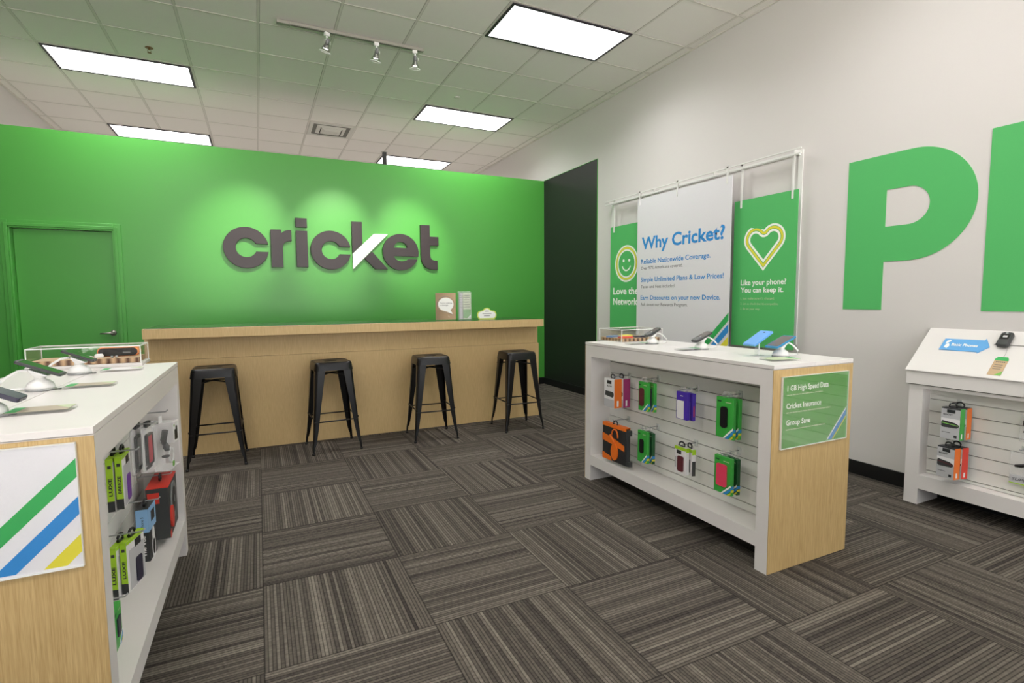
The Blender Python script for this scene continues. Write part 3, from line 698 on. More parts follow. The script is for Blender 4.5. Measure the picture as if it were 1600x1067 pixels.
def clip_stripe(z_at_right, thick, w_, h_, slope=.99):
    # a diagonal band running down to the left from the right edge, clipped to the sheet
    xr = w_ / 2
    def poly_clip(pts):
        for (ax, lo, keep) in ((0, -w_ / 2, 1), (1, 0, 1), (0, w_ / 2, -1), (1, h_, -1)):
            out = []
            for i in range(len(pts)):
                p, q = pts[i], pts[(i + 1) % len(pts)]
                pi, qi = (p[ax] - lo) * keep >= 0, (q[ax] - lo) * keep >= 0
                if pi: out.append(p)
                if pi != qi:
                    k = (lo - p[ax]) / (q[ax] - p[ax]); out.append((p[0] + (q[0] - p[0]) * k, p[1] + (q[1] - p[1]) * k))
            pts = out
        return pts
    return poly_clip([(xr, z_at_right), (xr - 2, z_at_right - 2 * slope), (xr - 2, z_at_right - 2 * slope - thick), (xr, z_at_right - thick)])
for z, th, m in ((.262, .046, 'printgreen'), (.168, .044, 'printblue'), (.074, .044, 'printyellow')):
    b = MB(); b.prism(clip_stripe(z, th, .478, .298), .0006, o=(0, -.0082, .002)); b.build('stripe', m, t)
t = end_sign(4.078, .592, .465, .322, 'green acrylic sign with white text on the end of the right table')
b = MB(); b.box(-.2375, -.008, -.005, .2375, -.004, .327); b.build('insert', 'signgreen2', t)
for s, x, z, w_, h_ in (('1 GB High Speed Data', -.205, .262, .292, .026), ('Cricket Insurance', -.208, .180, .245, .026), ('Group Save', -.206, .103, .168, .026)):
    text('heading_text', s, 'printwhite', t, (x, -.0084, z), (1, 0, 0), (0, 0, 1), w_, h_, .014)
b = MB()
for z, w_ in ((.240, .25), (.158, .315), (.080, .275)):
    x = -.206
    while x < -.206 + w_: 
        l = random.uniform(.012, .03); b.box(x, -.0086, z, min(x + l, -.206 + w_), -.0081, z + .005); x += l + .005
b.build('small_print_line', 'palegreen', t)
for zc, th, m in ((.150, .010, 'printwhite'), (.140, .032, 'printblue'), (.106, .010, 'printyellow')):
    b = MB(); b.prism(clip_stripe(zc, th, .462, .318, 1.05), .0006, o=(0, -.0082, .002)); b.build('stripe', m, t)

# ================================================================ HOOKS AND PACKAGES
def hook(loc, rz, L, label, g='clear hooks on the slatted panels'):
    t = thing('display_hook', label, 'hook', loc, rz, g)
    b = MB(); b.box(-.013, -.004, -.022, .013, 0, .016); b.build('back_plate', 'clearhook', t, bev=.002)
    b = MB(); b.tube([(0, -.004, 0), (0, -L * .5, 0), (0, -L + .008, 0), (0, -L, .008)], .0028, 8); b.build('prong', 'silver', t)
    return t
def pack(name, label, cat, loc, rz, w_, h_, t_, body, front=(), sideL=(), sideR=(), tabm=None, tabh=.0, group=None, card=False, bodypart='box', extra=None, textf=(), tilt=0, cls='box'):
    """local: front faces -Y, width X centred, z from 0 (bottom) to h_"""
    t = thing(name, label, cat, loc, rz, group)
    if tilt: t.rotation_euler = (tilt, 0, rz)
    if cls == 'box':
        b = MB(); b.box(-w_ / 2, 0, 0, w_ / 2, t_, h_); b.build(bodypart, body, t, bev=.0012)
    elif cls == 'tray':   # slim blister tray with cut corners
        b = MB(); c = .012; b.prism([(-w_ / 2, 0), (w_ / 2 - c, 0), (w_ / 2, c), (w_ / 2, h_), (-w_ / 2, h_)], -t_, o=(0, 0, 0)); b.build(bodypart, body, t, bev=.001)
    for k, (pn, m, pts, pr) in enumerate(front):
        b = MB(); b.prism([((p[0] - .5) * w_, p[1] * h_) for p in pts], pr, o=(0, -.0002 - .00015 * k, 0)); b.build(pn, m, t)
    for k, (pn, m, pts, pr) in enumerate(sideR):
        b = MB(); b.prism([(p[0] * t_, p[1] * h_) for p in pts], pr, o=(w_ / 2 + .0003 + .0001 * k, 0, 0), ux=(0, 1, 0), uy=(0, 0, 1), n=(1, 0, 0)); b.build(pn, m, t)
    for k, (pn, m, pts, pr) in enumerate(sideL):
        b = MB(); b.prism([((1 - p[0]) * t_, p[1] * h_) for p in pts], pr, o=(-w_ / 2 - .0003 - .0001 * k, 0, 0), ux=(0, 1, 0), uy=(0, 0, 1), n=(-1, 0, 0)); b.build(pn, m, t)
    for (s, m, u_, v_, ww, hh, bo) in textf:
        text('print', s, m, t, ((u_ - .5) * w_, -.0016, v_ * h_), (1, 0, 0), (0, 0, 1), ww * w_, hh * h_, bo)
    if tabm == 'ring':
        b = MB(); yy = t_ / 2
        b.tube([(.020 * math.cos(a), yy, h_ + .010 + .016 * math.sin(a)) for a in [2 * PI * i / 20 for i in range(20)]], .0045, 8, closed=True); b.box(-.016, yy - .005, h_ - .004, .016, yy + .005, h_ + .003)
        b.build('hang_ring', 'blackpl', t)
    elif tabm == 'flap':
        b = MB(); b.prism(rr(-.022, 0, .022, .030, .008), -.0012, o=(0, t_ * .6, h_), holes=[arc(0, .016, .008, 0, 360, 14)[:-1]]); b.build('hang_tab', 'clearpl', t)
    return t
RECT = [(0, 0), (1, 0), (1, 1), (0, 1)]
def rect(a, b_, c, d): return [(a, b_), (c, b_), (c, d), (a, d)]
def rrect(a, b_, c, d, r_, asp):   # rounded rect in normalised coords; asp = w/h of the face
    return [(x / 1, y) for x, y in [(p[0], p[1] * asp) for p in rr(a, b_ / asp, c, d / asp, r_)]]
def green_pack(loc, rz, w_, h_, t_, label, window, group=None, tab='flap', shade='packgreen', tilt=0):
    asp = w_ / h_
    f = [('window', window[0], window[1], .004 if len(window) < 3 else window[2]),
         ('stripe_print', 'printwhite', [(.42, .0), (.52, .0), (1, .24), (1, .30)], .0004), ('stripe_print', 'printblue', [(.55, .0), (.72, .0), (1, .14), (1, .22)], .0004), ('stripe_print', 'printyellow', [(.78, .0), (.90, .0), (1, .05), (1, .10)], .0004),
         ('logo_print', 'packdark', rect(.08, .88, .30, .92), .0003), ('logo_print', 'palegreen', rect(.55, .88, .88, .90), .0003)]
    return pack('phone_case_pack', label, 'phone case', loc, rz, w_, h_, t_, shade, f, tabm=tab, group=group, tilt=tilt,
                sideR=[('side_stripe', 'printyellow', rect(0, .10, 1, .16), .0003), ('side_stripe', 'printblue', rect(0, .18, 1, .26), .0003)])
RZ = -PI / 2; LZ = PI / 2
SR = 3.949; SL = 1.1955
for yy, z, lab in ((-3.59, .765, 'clear hook carrying the orange and magenta boxes'), (-3.875, .785, 'clear hook carrying the upper pair of green phone case packs'), (-4.195, .770, 'clear hook carrying the purple boxes'), (-4.49, .785, 'clear hook carrying the large green pack with the black case'),
                   (-3.59, .470, 'clear hook carrying the orange headphone box'), (-3.875, .480, 'clear hook carrying the lower pair of green packs'), (-4.195, .455, 'clear hook carrying the lime and white packs'), (-4.49, .488, 'clear hook carrying the pink phone case pack')):
    hook((SR - .0, yy, z), RZ, .135, lab)
# right table, top row
G1 = 'packages hanging on the right display table'
spk = [('print_panel', 'packgrey', rect(.02, .0, .98, .28), .0003), ('product_picture', 'charcoal', [(.10, .40), (.85, .36), (.95, .42), (.95, .52), (.80, .56), (.14, .56)], .0006), ('logo_print', 'packblack', rect(.30, .82, .72, .94), .0004)]
pack('speaker_box', 'white fronted box with an orange side at the far end of the upper row', 'package', (3.800, -3.568, .560), RZ, .11, .190, .060, 'packwhite', spk, sideR=[('spine', 'orange', RECT, .0006), ('spine_print', 'packwhite', rect(.35, .05, .6, .25), .0008)], tabm='ring', group=G1, textf=[('BOOST', 'packblack', .3, .72, .5, .05, .02)])
pack('speaker_box', 'box with a magenta side just behind the orange-sided box', 'package', (3.863, -3.580, .560), RZ, .11, .190, .056, 'packwhite', spk, sideR=[('spine', 'magenta', RECT, .0006), ('spine_print', 'packwhite', rect(.35, .05, .6, .25), .0008)], tabm='ring', group=G1)
asp = .085 / .17
cap = lambda a, b_, c, d, r_, asp_: [(x, y * asp_) for x, y in rr(a, b_ / asp_, c, d / asp_, r_)]
green_pack((3.828, -3.875, .590), RZ, .088, .178, .018, 'green phone case pack in front, upper row beside the magenta box', ('maroon', cap(.14, .16, .62, .80, .2, .088 / .178), .006), G1)
green_pack((3.868, -3.900, .588), RZ - R(14), .080, .175, .018, 'dark green backed pack behind the front one in the upper row', ('navy', cap(.14, .16, .62, .80, .2, .08 / .175), .006), G1, shade='packgreen')
pf = [('window', 'packwhite', rect(.08, .02, .72, .68), .0006), ('logo_print', 'packwhite', rect(.38, .84, .62, .87), .0004)]
pack('accessory_box', 'purple topped box with a white window, front one of the pair', 'package', (3.832, -4.195, .603), RZ, .082, .155, .022, 'purple', pf, tabm='flap', group=G1)
pack('accessory_box', 'slim purple box behind the white-windowed one', 'package', (3.866, -4.210, .600), RZ - R(10), .082, .152, .020, 'purple', [('window', 'packwhite', rect(.08, .02, .72, .68), .0006)], tabm='flap', group=G1, sideR=[('spine_print', 'red', rect(.3, .15, .6, .55), .0006)])
green_pack((3.832, -4.495, .568), RZ, .108, .208, .020, 'large green pack with a black phone case in the near upper corner', ('blackpl', cap(.30, .26, .68, .78, .14, .108 / .208), .008), G1)
green_pack((3.872, -4.500, .566), RZ - R(6), .104, .206, .020, 'green pack hidden behind the large one with the black case', ('blackpl', cap(.30, .26, .68, .78, .14, .108 / .208), .006), G1, shade='packgreen')
# right table, bottom row
t = thing('headphone_box', 'orange and charcoal headphone box standing low at the far end of the right table', 'package', (3.800, -3.625, .205), RZ + R(2), G1)
b = MB(); hexp = [(-.12, 0), (.12, 0), (.12, .245), (-.12, .245)]
b.prism(hexp, -.035); b.build('box', 'packblack', t, bev=.002)
b = MB(); b.prism([(-.12, .225), (.12, .225), (.12, .247), (-.12, .247)], -.036, o=(0, -.0008, 0)); b.build('top_band', 'orange', t)
b = MB(); b.prism([(-.12, 0), (-.02, 0), (-.03, .028), (-.12, .045)], .0008, o=(0, -.0003, 0)); b.build('corner_print', 'orange', t)
b = MB(); b.prism([(-.12, .125), (.00, .110), (.105, .092), (.105, .128), (.0, .155), (-.12, .175)], .001, o=(0, -.0003, 0)); b.build('band_print', 'orange', t)
b = MB(); b.prism([(x * 1.0, z) for x, z in arc(.01, .068, .034, 0, 360, 24, .055)[:-1]], .008, o=(0, -.0005, 0)); b.build('ear_cup', 'orange', t)
b = MB(); b.tube([(.012 + .055 * math.cos(R(a)) * .55, -.004, .175 + .055 * math.sin(R(a)) * .8) for a in range(-10, 200, 15)], .005, 8); b.build('headband', 'orange', t)
b = MB(); b.tube([(.012, -.003, .12), (-.035, -.003, .175)], .008, 8); b.build('print_line', 'orange', t)
b = MB(); b.loops([[(x, y, z) for x, y in ((.115, .0), (.145, .01), (.150, .03), (.115, .035))] for z in (.0, .03)], smooth=False); b.loops([[(x, y, z) for x, y in ((.115, .004), (.124, .01), (.124, .03), (.115, .033))] for z in (.03, .20)], smooth=False)
b.loops([[(x, y, z) for x, y in ((.115, .0), (.140, .01), (.145, .03), (.115, .035))] for z in (.20, .235)], smooth=False); b.build('side_tray', 'charcoal', t, bev=.002)

b = MB(); b.tube([(.020 * math.cos(a), .012, .255 + .016 * math.sin(a)) for a in [2 * PI * i / 20 for i in range(20)]], .0045, 8, closed=True); b.build('hang_ring', 'blackpl', t)
green_pack((3.832, -3.868, .265), RZ, .088, .198, .020, 'green pack with a black phone case in the lower row, in front', ('blackpl', cap(.30, .30, .66, .74, .14, .088 / .198), .008), G1)
green_pack((3.872, -3.885, .262), RZ - R(14), .080, .192, .020, 'green pack right behind, in the lower row beside the headphone box', ('navy', cap(.30, .30, .66, .74, .14, .088 / .198), .006), G1, shade='packdark')
lf = [('product', 'maroon', cap(.30, .10, .80, .66, .10, .085 / .16), .006), ('top_band', 'lime', rect(0, .88, 1, 1), .0005), ('logo_print', 'packblack', rect(.18, .72, .58, .86), .0004), ('side_print', 'packgrey', rect(.02, .2, .16, .6), .0004)]
pack('phone_case_box', 'white and lime box with a maroon phone case in the lower row', 'phone case', (3.830, -4.195, .292), RZ, .088, .155, .024, 'packwhite', lf, tabm='ring', group=G1, sideR=[('spine', 'lime', rect(0, .84, 1, 1), .0005)])
pack('phone_case_box', 'lime topped box peeking out behind the maroon case box', 'phone case', (3.868, -4.215, .290), RZ - R(14), .084, .150, .022, 'packwhite', [('product', 'charcoal', cap(.30, .10, .80, .60, .10, .085 / .16), .006), ('top_band', 'lime', rect(0, .88, 1, 1), .0005)], tabm='ring', group=G1, sideR=[('spine', 'charcoal', rect(0, .0, 1, .55), .0005), ('spine_print', 'lime', rect(0, .8, 1, 1), .0006)])
green_pack((3.828, -4.495, .282), RZ - R(2), .112, .190, .020, 'green pack with a pink phone case in the near lower corner', ('pink', cap(.20, .20, .76, .80, .08, .112 / .19), .010), G1)
green_pack((3.868, -4.505, .284), RZ - R(8), .106, .184, .020, 'green striped pack behind the one with the pink case', ('crimson', cap(.20, .20, .76, .80, .08, .112 / .19), .006), G1, shade='packdark')

# left table packages (front faces +X, local -X side faces the camera)
G2 = 'packages hanging on the left display table'
for yy, z, lab in ((-4.195, .765, 'hook carrying the upper lime packs on the left table'), (-3.875, .790, 'hook carrying the clear packs with red and black cases'), (-3.56, .775, 'hook carrying the large white charger box'),
                   (-4.195, .470, 'hook carrying the lower lime packs on the left table'), (-3.875, .475, 'hook carrying the pale blue and black box'), (-3.545, .480, 'hook carrying the red headphone box'), (-4.49, .385, 'hook behind the near leg of the left table')):
    hook((SL, yy, z), LZ, .14, lab)
def lime(loc, rz, w_, h_, name_, picm, label, txt):
    fr = [('print_panel', 'packgrey', rect(.12, .03, .97, .80), .0003), ('product_picture', picm, cap(.45, .06, .80, .56, .08, w_ / h_), .003), ('logo_print', 'packblack', rect(.45, .78, .80, .93), .0004), ('top_band', 'lime', rect(0, .94, 1, 1), .0005)]
    t = pack('phone_case_box', label, 'phone case', loc, rz, w_, h_, .020, 'packwhite', fr, sideL=[('spine', 'lime', rect(0, .20, 1, 1), .0005), ('spine_foot', 'packblack', rect(0, 0, 1, .20), .0005), ('spine_logo', 'packblack', rect(.25, .82, .75, .88), .0006)], tabm='ring', group=G2)
    text('spine_text', txt, 'packblack', t, (-w_ / 2 - .0016, .0155, h_ * .30), (0, 0, 1), (0, 1, 0), h_ * .34, .010, .03, n=(-1, 0, 0)) if False else text('spine_text', txt, 'packblack', t, (-w_ / 2 - .0014, .005, h_ * .30), (0, 0, 1), (0, 1, 0), h_ * .34, .0095, .03, n=(-1, 0, 0))
    b = MB(); b.box(-w_ / 2, 0, h_ + .0002, w_ / 2, .020, h_ + .0008); b.build('top_flap', 'lime', t)
    return t
lime((1.288, -4.165, .570), LZ, .125, .182, '', 'violet', 'lime edged box with a violet case, in front of its twin in the upper row', 'BREEZE')
lime((1.263, -4.168, .566), LZ, .125, .182, '', 'crimson', 'lime edged box nearest the panel in the upper row', 'LUXE')
lime((1.300, -4.170, .268), LZ - R(14), .125, .182, '', 'navy', 'lime edged box turned outward in the lower row', 'LUXE')
lime((1.270, -4.185, .262), LZ - R(10), .125, .182, '', 'charcoal', 'lime edged box behind the turned one in the lower row', 'LUXE')
# clear clamshells
def clam(loc, rz, w_, h_, m, label):
    t = thing('clamshell_pack', label, 'phone case', loc, rz, G2)
    b = MB(); b.prism(rr(-w_ / 2, 0, w_ / 2, h_, .012), -.022); b.build('shell', 'clearpl', t, bev=.002)
    b = MB(); b.prism(rr(-w_ / 2 + .004, .004, w_ / 2 - .004, h_ - .004, .010), -.004, o=(0, .014, 0)); b.build('insert_card', 'packwhite', t)
    b = MB(); b.prism(rr(-w_ * .30, h_ * .12, w_ * .30, h_ * .82, .010), -.010, o=(0, .003, 0), holes=[rr(-w_ * .22, h_ * .17, w_ * .22, h_ * .77, .008)]); b.build('case_edge', 'blackpl', t)
    b = MB(); b.prism(rr(-w_ * .22, h_ * .17, w_ * .22, h_ * .77, .008), -.008, o=(0, .005, 0)); b.build('phone_case', m, t)
    b = MB(); b.prism(rr(-w_ * .3, h_ * .03, w_ * .3, h_ * .10, .003), -.001, o=(0, .012, 0)); b.build('label_print', 'packblack', t)
    b = MB(); b.box(-w_ * .2, .006, h_ - .006, w_ * .2, .018, h_ + .016); b.build('hang_tab', 'charcoal', t)
    return t
clam((1.312, -3.835, .590), LZ - R(8), .115, .185, 'crimson', 'clear clamshell pack with a red phone case')
clam((1.278, -3.850, .585), LZ - R(6), .115, .190, 'packwhite', 'clear clamshell pack with a white and black case, nearest the panel')
# white charger box
t = thing('charger_box', 'large white and clear car charger box at the far end of the upper row', 'package', (1.345, -3.505, .50), LZ - R(10), G2)
b = MB(); b.box(-.065, 0, 0, .065, .115, .21); b.build('clear_window', 'clearpl', t, bev=.002)
b = MB(); b.box(-.067, .06, -.001, .067, .117, .212); b.box(.0, -.001, .115, .067, .06, .212); b.box(-.066, .001, -.001, .066, .06, .002); b.build('box', 'packwhite', t, bev=.001)
b = MB(); b.prism(rr(.012, .125, .050, .175, .004), .0006, o=(0, -.0012, 0)); b.build('product_picture', 'blackpl', t)
b = MB(); b.tube([(.035, -.002, .175), (.035, -.002, .19)], .004, 8); b.build('picture_detail', 'blackpl', t)
b = MB(); b.prism(arc(-.045 + .055, .195, .006, 0, 360, 12)[:-1], .0006, o=(0, -.0012, 0)); b.build('logo_print', 'logogreen', t)
b = MB(); b.tube([(-.040, .02, .185), (-.037, .03, .14), (-.030, .032, .12)], [.013, .013, .009], 12); b.build('charger_plug', 'blackpl', t)
b = MB(); b.tube([(-.025, .03, .12), (-.012, .028, .10), (-.02, .022, .085)], [.011, .015, .010], 12); b.build('charger_body', 'charcoal', t)
b = MB(); b.lathe([(.016, 0), (.016, .006)], c=(-.02, .03, .055)); b.build('usb_plug', 'charcoal', t)
b = MB(); b.tube([(.02 + .028 * math.cos(R(a)), .02, .055 + .036 * math.sin(R(a))) for a in range(100, 420, 16)], .004, 8); b.build('cable', 'whitepl', t)
b = MB(); b.prism(rr(-.03, .01, -.005, .035, .006), .0005, o=(0, .0, 0)); b.build('badge_print', 'logogreen', t)
b = MB(); b.box(-.02, .05, .212, .02, .052, .245); b.build('hang_tab', 'packwhite', t)
# lower row of the left table
t = thing('headphone_box', 'red and grey headphone box at the far end of the lower row', 'package', (1.332, -3.53, .215), LZ, G2)
b = MB(); b.box(-.12, 0, 0, .12, .085, .236); b.build('box', 'charcoal', t, bev=.0015)
b = MB(); b.box(-.1205, -.0005, .234, .1205, .0855, .238); b.build('red_top', 'red', t)
b = MB(); b.box(-.1208, .035, .165, -.119, .080, .215); b.box(-.1205, -.0006, 0, -.08, .0, .03); b.build('red_print', 'red', t)
b = MB(); b.prism(arc(.0, .14, .075, 0, 360, 28, .085)[:-1], .004, o=(0, -.0003, 0)); b.build('round_window', 'greypl', t)
b = MB(); b.prism(arc(.0, .14, .052, 0, 360, 28, .060)[:-1], .005, o=(0, -.0004, 0)); b.build('ear_pad', 'blackpl', t)
b = MB(); b.prism(arc(-.075, .085, .034, 0, 360, 24, .05)[:-1], .008, o=(0, -.0003, 0)); b.build('ear_cup', 'red', t)
b = MB(); b.prism([(-.01, .13), (.012, .125), (.016, .155), (-.006, .16)], .006, o=(0, -.0005, 0)); b.build('logo_print', 'greypl', t)
b = MB(); b.tube([(-.04 + .018 * math.cos(a), .04, .262 + .015 * math.sin(a)) for a in [2 * PI * i / 20 for i in range(20)]], .0045, 8, closed=True); b.build('hang_ring', 'blackpl', t)
t = pack('earphone_box', 'pale blue and black box standing between the lime boxes and the red box', 'package', (1.302, -3.865, .238), LZ - R(4), .110, .215, .042, 'packblack',
         [('blue_print', 'packblue', rect(0, .56, 1, 1), .0004), ('flower_print', 'packwhite', arc(.55, .42, .16, 0, 360, 10)[:-1], .0006), ('lens_print', 'packwhite', arc(.55, .18, .24, 0, 360, 20)[:-1], .0004), ('lens_print', 'blackpl', arc(.55, .18, .15, 0, 360, 20)[:-1], .0008), ('label_print', 'packblack', rect(.35, .70, .8, .9), .0006)],
         sideL=[('spine', 'packblue', rect(0, .56, 1, 1), .0004)], tabm='ring', group=G2)
text('spine_text', 'The Vue', 'packwhite', t, (-.0557, .012, .022), (0, 0, 1), (0, 1, 0), .085, .016, .02, n=(-1, 0, 0))
text('spine_text', 'iPhone 5', 'packblack', t, (-.0558, .016, .135), (0, 0, 1), (0, 1, 0), .05, .010, .0, n=(-1, 0, 0))
green_pack((1.302, -4.470, .222), LZ, .085, .125, .018, 'green striped pack mostly hidden behind the near leg of the left table', ('navy', rect(.3, .3, .7, .75), .004), G2)

# ================================================================ PHONES, STANDS AND CARDS ON THE TABLES
TT = .9752
def security_stand(x, y, d, label, cz=.052):
    """d = +1: customers stand on the +X side"""
    t = thing('phone_stand', label, 'phone stand', (x, y, TT), 0 if d > 0 else PI, 'white security stands on the display tables')
    b = MB(); b.lathe([(.041, 0), (.042, .003), (.042, .006), (.040, .008)]); b.build('base_ring', 'silver', t)
    b = MB(); b.lathe([(.040, .008), (.0395, .014), (.036, .024), (.028, .033), (.019, .038), (.015, .042)]); b.build('dome', 'whitepl', t)
    tm = Matrix.Translation((0, 0, cz + .006)) @ Matrix.Rotation(R(26), 4, 'Y')
    b = MB(); b.loops([[(q[0], q[1], .040) for q in rr(-.014, -.014, .014, .014, .008)], [(q[0], q[1], .050) for q in rr(-.015, -.016, .015, .016, .008)], [tuple(tm @ Vector((q[0], q[1], .0))) for q in rr(-.030, -.022, .026, .022, .008)], [tuple(tm @ Vector((q[0], q[1], .006))) for q in rr(-.030, -.022, .026, .022, .008)]]); b.build('neck', 'whitepl', t)
    b = MB(); b.tube([(-.030, 0, cz + .020), (-.060, .006, cz + .016), (-.092, .010, cz - .004), (-.112, .014, .028), (-.110, .012, .010), (-.090, .008, .006), (-.040, .002, .007)], .0045, 8); b.build('cable', 'whitepl', t)
    b = MB(); b.box(-.006, -.006, .0003, .055, .006, .003); b.build('base_plate', 'blackpl', t)
    return t
def phone(x, y, z, d, L, w_, th, tilt, body, scr, label, face_up=True, yaw=0, name='mobile_phone', keys=False, r_=.009):
    """centre of the back of the phone at (x,y,z); long axis tilts down towards the customer"""
    t = thing(name, label, 'phone', (x, y, z), 0, 'phones on the display stands')
    t.rotation_euler = (Matrix.Rotation((0 if d > 0 else PI) + R(yaw), 4, 'Z') @ Matrix.Rotation(R(tilt), 4, 'Y')).to_euler()
    b = MB(); b.loops([[(px, py, z_) for px, py in rr(-L / 2 + i, -w_ / 2 + i, L / 2 - i, w_ / 2 - i, r_)] for z_, i in ((0, .0025), (.002, 0), (th - .002, 0), (th, .0015))], smooth=False); b.build('shell', body, t)
    if scr:
        b = MB(); b.prism(rr(-L / 2 + .010 + (0), -w_ / 2 + .004, L / 2 - (.010 if not keys else L * .42), w_ / 2 - .004, .003), .0006, o=(0, 0, th), ux=(1, 0, 0), uy=(0, 1, 0), n=(0, 0, 1)); b.build('screen', scr, t)
    if keys:
        b = MB()
        for i in range(4):
            for j in range(3): b.box(L * .12 + i * .011, -.017 + j * .012, th, L * .12 + .008 + i * .011, -.009 + j * .012, th + .0012)
        b.build('keypad', 'greypl', t)
        b = MB(); b.lathe([(.007, th), (.006, th + .0015)], c=(L * .06, 0, 0), seg=16); b.build('navigation_button', 'silver', t)
    else:
        b = MB(); b.tube([(L / 2 - .001, -.004, th / 2), (L / 2 + .0004, 0, th / 2), (L / 2 - .001, .004, th / 2)], .001, 6); b.build('port', 'blackpl', t)
    return t
def card(x, y, label, L=.148, w_=.080, d=1, kr='kraftdark', yaw=0):
    t = thing('price_card', label, 'card', (x, y, TT), R(yaw) + (0 if d > 0 else PI), 'clear price card holders on the tables')
    b = MB(); b.prism(rr(-L / 2, -w_ / 2, L / 2, w_ / 2, .006), .008, o=(0, 0, .0), ux=(1, 0, 0), uy=(0, 1, 0), n=(0, 0, 1)); b.build('holder', 'clearpl', t)
    b = MB(); b.box(-L / 2 + .003, -w_ / 2 + .003, .0083, L / 2 - .003, w_ / 2 - .003, .0092); b.build('printed_card', kr, t)
    b = MB(); b.box(-L / 2 + .004, -w_ / 2 + .004, .0093, -L / 2 + .028, w_ / 2 - .004, .0097); b.build('header_print', 'printgreen', t)
    b = MB(); b.prism([(L / 2 - .05, w_ / 2 - .004), (L / 2 - .004, w_ / 2 - .004), (L / 2 - .004, -w_ / 2 + .02)], .0004, o=(0, 0, .0093), ux=(1, 0, 0), uy=(0, 1, 0), n=(0, 0, 1)); b.build('corner_print', 'palegreen', t)
    return t
for y, lab in ((-4.53, 'white phone stand nearest the camera on the left table'), (-4.055, 'white domed phone stand in the middle of the left table'), (-3.61, 'white domed phone stand beside the acrylic box on the left table')):
    security_stand(1.040 + (.03 if y < -4.4 else 0), y, 1, lab)
phone(1.082, -4.53, 1.038, 1, .128, .066, .013, 26, 'navy', None, 'dark navy phone cut off by the left frame edge')
phone(1.043, -4.055, 1.048, 1, .134, .068, .010, 24, 'charcoal', 'screen', 'dark phone with a green reflection, middle of the left table')
phone(1.040, -3.61, 1.048, 1, .118, .060, .010, 24, 'charcoal', 'screen', 'smaller dark phone in front of the acrylic box on the left table')
card(1.174, -4.515, 'price card nearest the camera on the left table', .142, .085)
card(1.176, -4.035, 'price card beside the middle stand on the left table', .142, .075)
card(1.176, -3.555, 'price card beside the acrylic box on the left table', .148, .075, kr='packwhite')
for y, lab in ((-3.66, 'white phone stand beside the acrylic box on the right table'), (-4.09, 'white phone stand in the middle of the right table'), (-4.58, 'white phone stand nearest the camera on the right table')):
    security_stand(4.078 + (.045 if y < -4.4 else 0), y, -1, lab)
phone(4.083, -3.66, 1.048, -1, .118, .052, .014, 24, 'charcoal', 'screengrey', 'small dark keypad phone by the acrylic box on the right table', keys=True, r_=.014)
phone(4.083, -4.09, 1.044, -1, .138, .058, .012, 22, 'charcoal', 'screengrey', 'grey keypad phone in the middle of the right table', keys=True, r_=.018)
phone(4.120, -4.58, 1.048, -1, .150, .075, .010, 20, 'bluephone2', 'screengrey', 'blue-edged phone with a grey screen nearest the camera on the right table', r_=.006)
t = phone(4.085, -4.475, 1.060, -1, .150, .078, .012, 26, 'bluephone', None, 'blue phone lying face down on a clear stand', r_=.006)
b = MB(); b.lathe([(.0045, .0121), (.0045, .0128)], c=(-.055, .0, 0), seg=14); b.build('camera_lens', 'blackpl', t)
t = thing('acrylic_stand', 'thin clear stand holding up the blue face-down phone', 'phone stand', (4.078, -4.475, TT))
b = MB(); b.box(-.03, -.02, 0, .03, .02, .003); b.box(-.003, -.012, .003, .003, .012, .084); b.build('post', 'clearpl', t); b = MB(); b.box(-.0035, -.0125, .003, .0035, -.0115, .084); b.build('post_edge', 'edgeglow', t)
card(3.973, -3.63, 'price card by the far stand on the right table', .140, .075, -1, 'packgrey')
card(3.975, -4.085, 'price card in the middle of the right table', .140, .075, -1, 'packgrey')
card(4.0, -4.67, 'larger pale price card near the wood end of the right table', .165, .095, -1, 'palegreen', -12)

# acrylic display boxes
def case(x0, x1, y0, y1, h_, label, base_h=.0, slab=.028):
    cx, cy = (x0 + x1) / 2, (y0 + y1) / 2; a, c = (x1 - x0) / 2, (y1 - y0) / 2
    t = thing('acrylic_case', label, 'display case', (cx, cy, TT))
    z0 = base_h
    if base_h: b = MB(); b.box(-a - .006, -c - .006, 0, a + .006, c + .006, base_h); b.build('base', 'white', t, bev=.002)
    th = .004
    b = MB(); b.box(-a, -c, z0, a, -c + th, h_); b.box(-a, c - th, z0, a, c, h_); b.box(-a, -c + th, z0, -a + th, c - th, h_); b.box(a - th, -c + th, z0, a, c - th, h_); b.box(-a, -c, h_, a, c, h_ + th); b.build('cover', 'acrylic', t)
    b = MB(); e = .0035
    for sx in (-1, 1):
        for sy in (-1, 1): b.box(sx * a - e / 2, sy * c - e / 2, z0, sx * a + e / 2, sy * c + e / 2, h_ + th)
    for sy in (-1, 1): b.box(-a, sy * c - e / 2, h_, a, sy * c + e / 2, h_ + th + .001)
    for sx in (-1, 1): b.box(sx * a - e / 2, -c, h_, sx * a + e / 2, c, h_ + th + .001)
    b.build('cover_edge', 'edgeglow', t)
    b = MB(); b.box(-a + .012, -c + .012, z0 + .0005, a - .012, c - .012, z0 + slab); b.build('card_slab', 'corr', t)
    b = MB(); b.box(-a + .012, -c + .012, z0 + slab, a - .012, c - .012, z0 + slab + .001); b.build('slab_top', 'kraft', t)
    return t, TT + z0 + slab + .001
t, zs = case(.795, 1.215, -3.375, -3.185, .092, 'clear acrylic case on a white base at the far end of the left table', .014, .024)
o = thing('speaker', 'orange and black rounded speaker lying in the left acrylic case', 'speaker', (1.110, -3.25, zs), R(-4))
def pill(L, h_, y0, y1, g_=0): return arc(L / 2 - h_ / 2, h_ / 2, h_ / 2 - g_, -90, 90, 14) + arc(-L / 2 + h_ / 2, h_ / 2, h_ / 2 - g_, 90, 270, 14)
